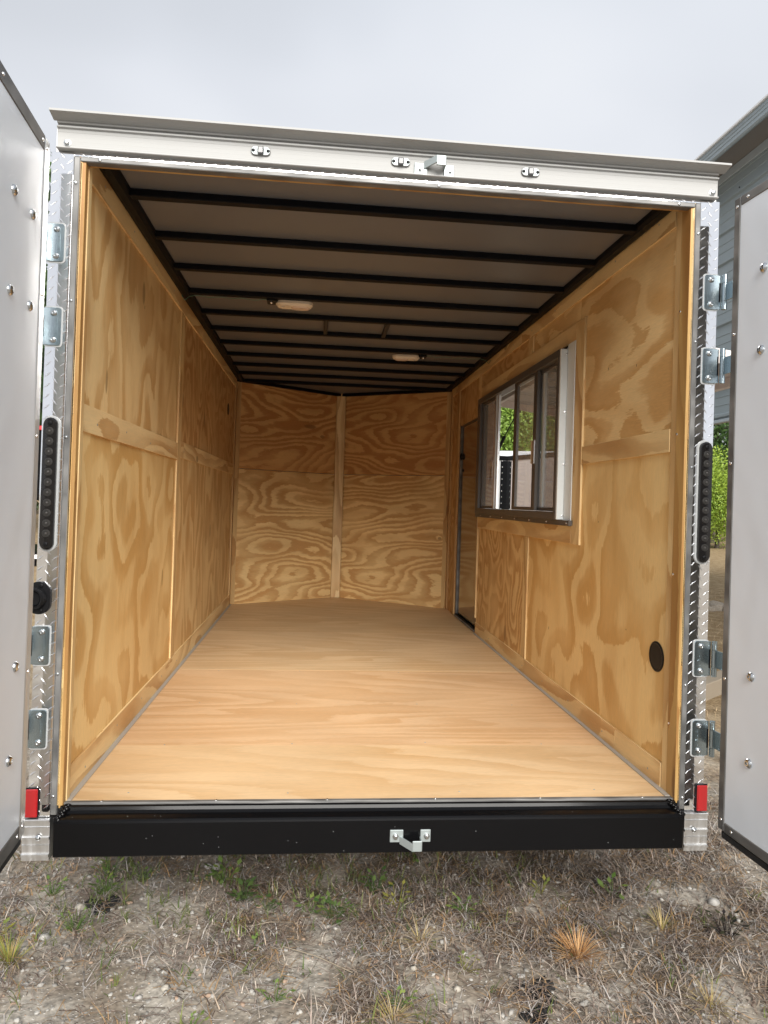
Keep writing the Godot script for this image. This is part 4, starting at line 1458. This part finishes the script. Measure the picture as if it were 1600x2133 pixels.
func crown_mesh(sd: int, r: Vector3, at: Vector3, n: int, size: float, c0: Color, c1: Color, lumps: int) -> ArrayMesh:
	var rr := RandomNumberGenerator.new()
	rr.seed = sd
	var ls := []
	for k in lumps:
		var d := Vector3(rr.randfn(), rr.randfn() * 0.9, rr.randfn()).normalized() * pow(rr.randf(), 0.45)
		ls.append([at + d * r * 0.78, rr.randf_range(0.24, 0.42), rr.randf()])
	var v := PackedVector3Array()
	var nn := PackedVector3Array()
	var cc := PackedColorArray()
	for k in n:
		var l: Array = ls[rr.randi() % lumps]
		var d := Vector3(rr.randfn(), rr.randfn(), rr.randfn()).normalized() * pow(rr.randf(), 0.4)
		var p: Vector3 = l[0] + d * r * float(l[1])
		var s := size * rr.randf_range(0.6, 1.3)
		var nrm := (d * 0.7 + Vector3(rr.randfn(), rr.randfn() + 0.5, rr.randfn()) * 0.6).normalized()
		var t := nrm.cross(Vector3(rr.randfn(), rr.randfn(), rr.randfn())).normalized()
		var b := nrm.cross(t)
		var col := c0.lerp(c1, clampf(float(l[2]) * 0.7 + rr.randf() * 0.4, 0, 1))
		var q := [p - t * s, p + b * s * 0.45, p + t * s, p - b * s * 0.45]
		var flip := (t * s).cross(b).dot(nrm) > 0.0
		for i: int in ([0, 1, 2, 0, 2, 3] if flip else [0, 2, 1, 0, 3, 2]):
			v.append(q[i])
			nn.append(nrm)
			cc.append(col)
	var arr := []
	arr.resize(Mesh.ARRAY_MAX)
	arr[Mesh.ARRAY_VERTEX] = v
	arr[Mesh.ARRAY_NORMAL] = nn
	arr[Mesh.ARRAY_COLOR] = cc
	var m := ArrayMesh.new()
	m.add_surface_from_arrays(Mesh.PRIMITIVE_TRIANGLES, arr)
	return m


func tree(called: String, label: String, group: String, at: Vector3, h: float, cr: ArrayMesh, sc: Vector3, turn: float) -> void:
	var t := thing(called, label, "shrub" if called.contains("bush") else "tree", at, group)
	t.rotation.y = turn
	var g := geo()
	var top := Vector3(0.15, h * 0.75, 0.1)
	g.tube(Vector3(0, -0.1, 0), top * 0.5, 0.035 * h * 0.6, 0.022 * h * 0.6, 9)
	g.tube(top * 0.5, top, 0.022 * h * 0.6, 0.006 * h, 9)
	for k in 7:
		var a := k * 2.4
		var y := h * (0.22 + 0.07 * k)
		g.tube(Vector3(0.1 * y / h, y, 0.05), Vector3(cos(a) * h * 0.22, y + h * 0.16, sin(a) * h * 0.22), 0.010 * h * 0.6, 0.003 * h, 6)
	part(t, "trunk", g, M.bark, true)
	var c := part(t, "crown", cr, M.leaf, true)
	c.scale = sc


func trees() -> void:
	var lime0 := Color(0.11, 0.20, 0.03)
	var lime1 := Color(0.27, 0.39, 0.065)
	var dk0 := Color(0.020, 0.050, 0.012)
	var dk1 := Color(0.055, 0.105, 0.024)
	# unit crowns: about 1 m tall, scaled to each tree
	var a := crown_mesh(1, Vector3(0.42, 0.46, 0.42), Vector3(0, 0.52, 0), 60000, 0.0068, lime0, lime1, 120)
	var b := crown_mesh(2, Vector3(0.40, 0.44, 0.40), Vector3(0, 0.56, 0), 8000, 0.017, dk0, dk1, 50)
	var c := crown_mesh(3, Vector3(0.46, 0.47, 0.46), Vector3(0, 0.47, 0), 32000, 0.010, Color(0.11, 0.20, 0.02), Color(0.30, 0.40, 0.045), 90)
	var d := crown_mesh(4, Vector3(0.36, 0.46, 0.36), Vector3(0, 0.54, 0), 3600, 0.016, dk0, dk1, 34)
	var gr := "trees in the wood behind the trailers"
	# behind the serving window
	var spots := [[4.0, -27.0, 10.5], [7.6, -28.0, 11.5], [10.6, -26.5, 10.0], [6.0, -33.0, 13.0], [12.8, -31.0, 12.5], [1.6, -30.0, 10.5]]
	var said := ["bright leafy tree left of the black corner post through the window", "bright leafy tree above the neighbouring trailer's roof", "bright leafy tree behind the near window screen", "taller bright tree standing behind two others through the window", "tall bright tree at the right of those in the window", "bright leafy tree hidden in part by the window's far sash"]
	for k in spots.size():
		var s: Array = spots[k]
		tree("leafy_tree", said[k], gr, Vector3(s[0], GY, s[1]), s[2], a, Vector3(s[2] * 0.95, s[2], s[2] * 0.95), k * 1.1)
	# right of the right door, under the wall of the metal building
	tree("bush", "yellow-green tall bush in the gap left of the right door", "", Vector3(16.9, GY, -26.5), 4.9, c, Vector3(5.2, 4.9, 5.2), 0.4)
	tree("dark_tree", "dark tree behind the yellow-green bush under the building's wall", gr, Vector3(19.6, GY, -31.5), 8.5, b, Vector3(8.5, 8.5, 8.5), 0.9)
	tree("dark_tree", "dark tree further right behind the metal building's posts", gr, Vector3(25.0, GY, -30.0), 8.0, b, Vector3(8.5, 8.0, 8.5), 2.2)
	tree("dark_tree", "dark tree between the neighbouring trailer and the yellow-green bush", gr, Vector3(14.0, GY, -33.0), 9.0, b, Vector3(8.5, 9.0, 8.5), 3.2)
	# in the slit left of the trailer
	tree("tall_tree", "tall thin-crowned tree in the slit beside the left door", gr, Vector3(-12.4, GY, -26.0), 15.0, d, Vector3(14.0, 15.0, 14.0), 0.0)
	tree("tall_tree", "thin-crowned tree behind the black gooseneck trailer", gr, Vector3(-9.4, GY, -23.5), 11.0, b, Vector3(10.0, 11.0, 10.0), 1.4)
	tree("tall_tree", "thin-crowned tree far left beyond the black gooseneck trailer", gr, Vector3(-17.0, GY, -24.0), 12.0, b, Vector3(10.0, 12.0, 10.0), 2.4)
	# a wood closes the view behind them
	var rr := RandomNumberGenerator.new()
	rr.seed = 9
	var gw := geo()
	gw.colored = true
	var w := crown_mesh(8, Vector3(0.5, 0.5, 0.5), Vector3(0, 0.5, 0), 2600, 0.035, dk0, dk1, 40)
	var mm := MultiMesh.new()
	mm.transform_format = MultiMesh.TRANSFORM_3D
	mm.mesh = w
	mm.instance_count = 46
	for k in 46:
		var ang := lerpf(-0.95, 1.15, k / 45.0)
		var dist := rr.randf_range(46.0, 62.0)
		var s := rr.randf_range(7.5, 10.0)
		mm.set_instance_transform(k, Transform3D(Basis(Vector3.UP, rr.randf() * 6.0) * Basis.from_scale(Vector3(s * 0.9, s, s * 0.9)), Vector3(sin(ang) * dist, GY - 0.4, -cos(ang) * dist)))
	var o := MultiMeshInstance3D.new()
	o.name = "distant_wood"
	o.multimesh = mm
	o.material_override = M.leaf
	add_child(o, true)
	tag(o, "dark green wood standing far behind the trailers and the building", "wood")
	o.set_meta("kind", "stuff")


# ---------------------------------------------------------------- what lies and grows on the ground
func blade(V: PackedVector3Array, N: PackedVector3Array, C: PackedColorArray, p: Vector3, dir: Vector3, up: float, len: float, wid: float, droop: float, col: Color, seg := 3) -> void:
	var side := dir.cross(Vector3.UP).normalized()
	var pts := []
	var q := p
	var el := up
	for k in seg + 1:
		pts.append(q)
		q += (dir * cos(el) + Vector3.UP * sin(el)) * (len / seg)
		el -= droop / seg
	for k in seg:
		var w0 := wid * (1.0 - 0.8 * k / seg)
		var w1 := wid * (1.0 - 0.8 * (k + 1) / seg)
		var a: Vector3 = pts[k] - side * w0
		var b: Vector3 = pts[k] + side * w0
		var c: Vector3 = pts[k + 1] + side * w1
		var d: Vector3 = pts[k + 1] - side * w1
		var n := (b - a).cross(d - a).normalized()
		var order := [a, c, b, a, d, c]
		if n.y < 0:
			n = -n
			order = [a, b, c, a, c, d]
		for t: Vector3 in order:
			V.append(t)
			N.append(n)
			C.append(col)


func blades_mesh(V: PackedVector3Array, N: PackedVector3Array, C: PackedColorArray) -> ArrayMesh:
	var arr := []
	arr.resize(Mesh.ARRAY_MAX)
	arr[Mesh.ARRAY_VERTEX] = V
	arr[Mesh.ARRAY_NORMAL] = N
	arr[Mesh.ARRAY_COLOR] = C
	var m := ArrayMesh.new()
	m.add_surface_from_arrays(Mesh.PRIMITIVE_TRIANGLES, arr)
	return m


func flat_dir(a: float) -> Vector3:
	return Vector3(cos(a), 0, sin(a))


func stone_geo(sd: int, r: float, col: Color) -> Geo:
	var rr := RandomNumberGenerator.new()
	rr.seed = sd
	var nz := noise(sd, 0.9)
	var g := geo()
	g.colored = true
	g.col = col
	var rows := 6
	var seg := 9
	var pt := func(i: int, j: int) -> Vector3:
		var th := PI * i / rows
		var ph := TAU * (j % seg) / seg
		var d := Vector3(sin(th) * cos(ph), cos(th), sin(th) * sin(ph))
		return d * Vector3(1.0, 0.62, 0.78) * r * (1.0 + 0.38 * nz.get_noise_3d(d.x * 1.3, d.y * 1.3, d.z * 1.3) + 0.10 * nz.get_noise_3d(d.x * 4, d.y * 4, d.z * 4))
	for i in rows:
		for j in seg:
			var a: Vector3 = pt.call(i, j)
			var b: Vector3 = pt.call(i + 1, j)
			var c: Vector3 = pt.call(i + 1, j + 1)
			var d: Vector3 = pt.call(i, j + 1)
			g.tri(a, b, c, a.normalized(), b.normalized(), c.normalized())
			g.tri(a, c, d, a.normalized(), c.normalized(), d.normalized())
	return g


func grass_density(x: float, z: float) -> float:
	# thick in a drift from the sill's middle to the right front, thin on the gravel to the left
	var d := 0.26
	d += 0.95 * exp(-(pow((x - 0.15) / 0.62, 2) + pow((z + 0.42) / 0.34, 2)))
	d += 0.62 * exp(-(pow((x - 0.75) / 0.55, 2) + pow((z + 0.10) / 0.42, 2)))
	d += 0.45 * exp(-(pow((x - 1.5) / 0.6, 2) + pow((z + 0.35) / 0.5, 2)))
	d += 0.40 * exp(-(pow((x + 0.25) / 0.35, 2) + pow((z + 0.05) / 0.3, 2)))
	d += 0.35 * exp(-(pow((x + 0.05) / 0.3, 2) + pow((z - 0.32) / 0.18, 2)))
	d -= 0.30 * exp(-(pow((x - 0.18) / 0.18, 2) + pow((z - 0.2) / 0.22, 2)))
	d -= 0.20 * exp(-(pow((x + 0.75) / 0.4, 2) + pow((z - 0.22) / 0.22, 2)))
	d *= 0.75 + 1.1 * ground_noise.get_noise_2d(x * 2.6 + 9.0, z * 2.6)
	return d


func litter() -> void:
	var V := PackedVector3Array()
	var N := PackedVector3Array()
	var C := PackedColorArray()
	var tones := [Color(0.26, 0.205, 0.155), Color(0.225, 0.182, 0.155), Color(0.135, 0.100, 0.080), Color(0.33, 0.285, 0.24), Color(0.10, 0.072, 0.057), Color(0.24, 0.155, 0.082), Color(0.27, 0.25, 0.235)]
	var made := 0
	# tufts of dead grass
	for k in 15000:
		var x := rng.randf_range(-2.0, 2.1)
		var z := rng.randf_range(-1.25, 0.62)
		var d := grass_density(x, z)
		if rng.randf() * 1.15 > d:
			continue
		var col: Color = tones[rng.randi() % tones.size()]
		for i in rng.randi_range(5, 12):
			var p := Vector3(x + rng.randfn() * 0.018, 0, z + rng.randfn() * 0.018)
			p.y = hgt(p.x, p.z) - 0.002
			var c2 := col * rng.randf_range(0.65, 1.5) * lerpf(1.0, 0.68, clampf((d - 0.45) * 1.2, 0.0, 1.0))  # random tone, then darker where dense: the trailer's shade painted into the blades
			c2.a = 1.0
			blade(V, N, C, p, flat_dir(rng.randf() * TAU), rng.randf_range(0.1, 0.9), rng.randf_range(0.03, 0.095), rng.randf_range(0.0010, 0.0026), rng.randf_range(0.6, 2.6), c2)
			made += 1
	# loose straw lying flat
	for k in 26000:
		var x := rng.randf_range(-2.0, 2.1)
		var z := rng.randf_range(-1.5, 0.65)
		if rng.randf() > 0.22 + grass_density(x, z) * 0.8:
			continue
		var p := Vector3(x, hgt(x, z) + rng.randf_range(0.001, 0.008), z)
		var c3: Color = tones[rng.randi() % tones.size()] * rng.randf_range(0.8, 1.75)
		c3.a = 1.0
		blade(V, N, C, p, flat_dir(rng.randf() * TAU), rng.randf_range(-0.05, 0.25), rng.randf_range(0.02, 0.09), rng.randf_range(0.0008, 0.0022), rng.randf_range(-0.2, 0.6), c3, 2)
	# straw on the ground under the eave
	for k in 9000:
		var x := rng.randf_range(1.6, 9.0)
		var z := rng.randf_range(-11.0, -0.8)
		var p := Vector3(x, hgt(x, z), z)
		var c4 := Color(0.46, 0.34, 0.20).lerp(Color(0.32, 0.24, 0.16), rng.randf())
		blade(V, N, C, p, flat_dir(rng.randf() * TAU), rng.randf_range(0.0, 0.7), rng.randf_range(0.05, 0.16), rng.randf_range(0.0015, 0.004), rng.randf_range(0.2, 1.2), c4, 2)
	var o := MeshInstance3D.new()
	o.name = "dry_grass"
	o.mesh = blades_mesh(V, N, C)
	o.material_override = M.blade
	add_child(o, true)
	tag(o, "dead brown grass and loose straw over the gravel behind the trailer", "grass")
	o.set_meta("kind", "stuff")

	# small green blades and seedlings scattered among it
	V = PackedVector3Array()
	N = PackedVector3Array()
	C = PackedColorArray()
	for k in 2500:
		var x := rng.randf_range(-1.7, 1.5)
		var z := rng.randf_range(-0.95, 0.55)
		var d := 0.08 + 0.85 * exp(-(pow((x - 0.02) / 0.50, 2) + pow((z + 0.40) / 0.26, 2))) + 0.5 * exp(-(pow((x + 0.95) / 0.35, 2) + pow((z + 0.3) / 0.3, 2)))
		if rng.randf() > d:
			continue
		var g0 := Color(0.060, 0.088, 0.026).lerp(Color(0.135, 0.150, 0.048), rng.randf())
		for i in rng.randi_range(2, 6):
			var p := Vector3(x + rng.randfn() * 0.012, 0, z + rng.randfn() * 0.012)
			p.y = hgt(p.x, p.z)
			blade(V, N, C, p, flat_dir(rng.randf() * TAU), rng.randf_range(0.6, 1.4), rng.randf_range(0.02, 0.07), rng.randf_range(0.0012, 0.003), rng.randf_range(0.3, 1.5), g0)
	o = MeshInstance3D.new()
	o.name = "green_grass"
	o.mesh = blades_mesh(V, N, C)
	o.material_override = M.blade
	add_child(o, true)
	tag(o, "short sparse green grass growing among the dead grass", "grass")
	o.set_meta("kind", "stuff")

	# gravel: small stones nobody would count
	var mm := MultiMesh.new()
	mm.transform_format = MultiMesh.TRANSFORM_3D
	mm.use_colors = true
	mm.mesh = stone_geo(5, 1.0, Color.WHITE).mesh()
	mm.instance_count = 8000
	for k in 8000:
		var x := rng.randf_range(-2.0, 2.2)
		var z := rng.randf_range(-1.1, 0.6)
		var s := 0.0022 + 0.0085 * pow(rng.randf(), 3.2)
		mm.set_instance_transform(k, Transform3D(Basis(Vector3.UP, rng.randf() * TAU) * Basis.from_scale(Vector3(s * rng.randf_range(0.8, 1.5), s * rng.randf_range(0.5, 1.0), s)) * Basis(Vector3(1, 0, 1).normalized(), rng.randf() * 3.0), Vector3(x, hgt(x, z) + s * 0.05, z)))
		var gcol := Color(0.22, 0.205, 0.185).lerp(Color(0.38, 0.365, 0.335), pow(rng.randf(), 1.6))
		if rng.randf() < 0.15:
			gcol = Color(0.30, 0.21, 0.15)
		mm.set_instance_color(k, gcol)
	var gi := MultiMeshInstance3D.new()
	gi.name = "gravel"
	gi.multimesh = mm
	gi.material_override = M.stone
	add_child(gi, true)
	tag(gi, "fine grey gravel scattered over the bare soil", "gravel")
	gi.set_meta("kind", "stuff")

	# stones one can point at
	var st := [[-0.59, -0.52, 0.022, "pale stone under the sill left of centre, right one of two"], [-0.63, -0.53, 0.018, "pale stone under the sill left of centre, left one of two"], [-1.04, -0.27, 0.020, "flat pale stone beside the dark soil on the left"], [-1.10, -0.10, 0.018, "white stone in the green weeds near the left edge"],
		[0.19, -0.30, 0.013, "grey stone in the grass under the bar keeper"], [0.11, 0.12, 0.012, "pale pebble left of the orange grass tuft"], [1.30, -0.20, 0.022, "largest pale stone, behind the burnt weed on the right"], [1.36, -0.16, 0.014, "smaller pale stone beside the largest one on the right"],
		[-0.65, 0.17, 0.014, "cream pebble on bare gravel at the lower left"], [-0.72, 0.20, 0.012, "grey pebble on bare gravel at the lower left"], [1.02, 0.10, 0.013, "pale grey stones' largest one, right of the orange tuft"], [0.23, 0.22, 0.014, "pale stone on gravel left of the black patch"]]
	for k in st.size():
		var q: Array = st[k]
		var s := thing("stone", q[3], "stone", Vector3(q[0], hgt(q[0], q[1]) + q[2] * 0.2, q[1]), "stones lying behind the trailer")
		var m := stone_geo(200 + k, q[2], [Color(0.36, 0.345, 0.32), Color(0.29, 0.275, 0.255), Color(0.34, 0.31, 0.265)][k % 3])
		part(s, "stone_body", m, M.stone, true)

	# the orange tuft
	var tuft := func(at: Vector3, n: int, h: float, spread: float, cols: Array, wid: float) -> ArrayMesh:
		var v2 := PackedVector3Array()
		var n2 := PackedVector3Array()
		var c2 := PackedColorArray()
		for i in n:
			var a := rng.randf() * TAU
			var f := pow(rng.randf(), 0.6)
			var col: Color = cols[rng.randi() % cols.size()] * rng.randf_range(0.75, 1.2)
			col.a = 1.0
			blade(v2, n2, c2, at + flat_dir(a) * 0.02 * f, flat_dir(a + rng.randfn() * 0.3), 1.5 - spread * f, h * rng.randf_range(0.6, 1.1), wid * rng.randf_range(0.6, 1.2), 0.3 + 0.9 * f * rng.randf(), col, 4)
		return blades_mesh(v2, n2, c2)
	var p0 := Vector3(0.665, 0, 0.075)
	p0.y = hgt(p0.x, p0.z) - 0.004
	var tf := thing("grass_tuft", "orange dried grass tuft standing out right of centre", "grass tuft", p0)
	part(tf, "blades", tuft.call(Vector3.ZERO, 210, 0.10, 0.95, [Color(0.50, 0.27, 0.11), Color(0.43, 0.22, 0.09), Color(0.56, 0.36, 0.18)], 0.0013), M.blade, true)
	var p1 := Vector3(-1.16, 0, 0.02)
	p1.y = hgt(p1.x, p1.z) - 0.004
	tf = thing("grass_tuft", "yellow-green grass tuft at the left edge in front of the door", "grass tuft", p1)
	part(tf, "blades", tuft.call(Vector3.ZERO, 90, 0.10, 0.9, [Color(0.26, 0.24, 0.06), Color(0.36, 0.26, 0.10), Color(0.17, 0.20, 0.05)], 0.002), M.blade, true)
	for q: Array in [[0.02, 0.33, "yellowish grass tuft at the bottom edge near centre"], [0.15, -0.02, "pale straw tuft left of the orange one"], [0.98, 0.33, "straw yellow tuft at the lower right edge"], [1.02, -0.05, "tan tuft between the orange one and the burnt weed"]]:
		var pq := Vector3(q[0], hgt(q[0], q[1]) - 0.004, q[1])
		tf = thing("grass_tuft", q[2], "grass tuft", pq)
		part(tf, "blades", tuft.call(Vector3.ZERO, 60, 0.085, 1.2, [Color(0.36, 0.27, 0.12), Color(0.42, 0.33, 0.20), Color(0.30, 0.25, 0.08)], 0.0015), M.blade, true)

	# broad-leaved weeds
	var weed := func(n: int, size: float, h: float, cols: Array) -> Geo:
		var g := geo()
		g.colored = true
		for i in n:
			var a := rng.randf() * TAU
			var r := 0.012 + rng.randf() * h * 0.7
			var base := Vector3(cos(a) * r * 0.3, 0.0, sin(a) * r * 0.3)
			var tip := Vector3(cos(a) * r, rng.randf_range(0.25, 1.0) * h, sin(a) * r)
			g.col = cols[0]
			g.tube(base, tip, 0.0011, 0.0007, 4, false)
			g.col = (cols[rng.randi() % cols.size()] as Color).lerp(Color(0.2, 0.2, 0.08), rng.randf() * 0.2)
			var dir := (flat_dir(a + rng.randfn() * 0.4) + Vector3.UP * rng.randf_range(-0.1, 0.7)).normalized()
			var side := dir.cross(Vector3.UP).normalized()
			var nn := side.cross(dir).normalized()
			if nn.y < 0:
				nn = -nn
			var L := size * rng.randf_range(0.6, 1.2)
			var W := L * 0.28
			var m := tip + dir * L * 0.5 - nn * L * 0.05
			g.tri(tip, m + side * W, m, nn, nn, nn)
			g.tri(tip, m - side * W, m, nn, nn, nn)
			g.tri(tip + dir * L, m + side * W, m, nn, nn, nn)
			g.tri(tip + dir * L, m - side * W, m, nn, nn, nn)
		return g
	var green := [Color(0.075, 0.13, 0.03), Color(0.11, 0.17, 0.045), Color(0.16, 0.20, 0.05)]
	var deep := [Color(0.045, 0.085, 0.025), Color(0.07, 0.115, 0.03)]
	var yell := [Color(0.20, 0.19, 0.04), Color(0.13, 0.16, 0.04)]
	var ws := [[-1.00, -0.50, 26, 0.022, 0.07, 0, "feathery green weed beside the left corner block"], [-0.98, -0.38, 34, 0.022, 0.06, 0, "green weed above the dark soil on the left"], [-1.17, -0.37, 22, 0.020, 0.05, 0, "pale green weed left of the dark soil"], [-0.86, -0.44, 18, 0.018, 0.05, 0, "small green weed right of the left corner block"],
		[-0.55, -0.42, 24, 0.034, 0.08, 0, "broad-leaved green weed under the left half of the sill"], [-0.47, -0.29, 20, 0.032, 0.06, 1, "deep green weed in front of the broad-leaved one"], [-0.38, -0.24, 12, 0.026, 0.04, 1, "small deep green weed left of the grassy drift"],
		[-0.14, -0.18, 26, 0.030, 0.06, 1, "deep green weed in the middle of the grassy drift"], [-0.23, -0.22, 8, 0.042, 0.05, 0, "weed with two large round leaves left of centre"], [0.03, -0.35, 22, 0.030, 0.07, 1, "deep green weed under the middle of the sill"], [0.10, -0.24, 14, 0.028, 0.06, 2, "yellowing weed in front of the sill's middle"],
		[-1.02, -0.14, 26, 0.016, 0.06, 0, "clump of fine green weed below the dark soil"], [-1.25, -0.13, 10, 0.030, 0.04, 2, "yellow-leaved weed near the left edge"], [-0.40, 0.00, 6, 0.024, 0.03, 0, "single green sprig on the gravel left of centre"], [-0.32, 0.24, 14, 0.020, 0.05, 0, "green weed at the bottom left of centre"],
		[-0.55, 0.34, 10, 0.018, 0.04, 0, "small green weed at the lower left"], [0.04, 0.28, 14, 0.022, 0.05, 0, "green weed left of the black patch at the bottom"], [0.94, -0.28, 7, 0.050, 0.06, 0, "weed with long upright leaf right of centre"], [0.34, -0.19, 12, 0.028, 0.05, 0, "green weed on bare soil right of centre"], [0.20, -0.57, 8, 0.044, 0.07, 0, "bright leaf close under the sill right of centre"],
		[0.66, -0.30, 12, 0.026, 0.05, 2, "yellow-green weed in the dead grass under the right half"], [0.27, 0.12, 12, 0.022, 0.06, 2, "yellowish weed above the left gravel patch"]]
	for k in ws.size():
		var q: Array = ws[k]
		var at := Vector3(q[0], hgt(q[0], q[1]) - 0.002, q[1])
		var w := thing("weed", q[6], "weed", at, "green weeds behind the trailer")
		part(w, "leaves", weed.call(q[2], q[3], q[4], [green, deep, yell][q[5]]), M.blade, true)
	# burnt weed and charred soil
	var bw := thing("burnt_weed", "blackened dead weed with curled leaves on the right", "weed", Vector3(1.24, hgt(1.24, 0.0) - 0.002, -0.01))
	part(bw, "leaves", weed.call(34, 0.026, 0.075, [Color(0.012, 0.011, 0.011), Color(0.02, 0.017, 0.016)]), M.blade, true)
	for q: Array in [[-0.97, -0.29, 0.055, "black crumbly soil patch on the left"], [0.48, 0.24, 0.060, "black charred patch below the orange tuft"], [0.44, 0.345, 0.04, "black charred patch at the bottom edge"]]:
		var ch := thing("charred_patch", q[3], "soil", Vector3(q[0], hgt(q[0], q[1]), q[1]))
		var g := geo()
		for i in 240:
			var a := rng.randf() * TAU
			var r: float = q[2] * sqrt(rng.randf()) * (0.75 + 0.3 * sin(a * 3.0 + q[0] * 9.0))
			var s := rng.randf_range(0.004, 0.012)
			var pp := Vector3(cos(a) * r * 1.2, 0, sin(a) * r)
			pp.y = hgt(q[0] + pp.x, q[1] + pp.z) - hgt(q[0], q[1])
			g.xf = Transform3D(Basis(Vector3(0.3, 1, 0.2).normalized(), rng.randf() * 6.0) * Basis.from_scale(Vector3(1.3, 0.6, 1)), pp)
			g.lathe([Vector2(0, -s), Vector2(s * 0.8, -s * 0.4), Vector2(s * 0.9, s * 0.3), Vector2(0, s * 0.8)], 6)
		part(ch, "crumbs", g, M.char, true).set_meta("kind", "stuff")
	# a dry stem lying across the drift
	for q: Array in [[-0.36, -0.14, -0.25, "bleached dry stem lying in the grass left of centre", 0.16], [-0.20, 0.06, 0.5, "longer grey dry stem lying left of the orange tuft", 0.26], [0.85, -0.45, 1.1, "thin upright dry stem under the right end of the sill", 0.12]]:
		var ds := thing("dry_stem", q[3], "stem", Vector3(q[0], hgt(q[0], q[1]) + 0.012, q[1]), "dry stems on the ground")
		var g := geo()
		var dd := flat_dir(q[2])
		g.path([-dd * q[4] * 0.5, Vector3(0, 0.006, 0.004), dd * q[4] * 0.5 + Vector3(0, -0.004, 0.012)], 0.0018, 5)
		part(ds, "stalk", g, M.timber, true)
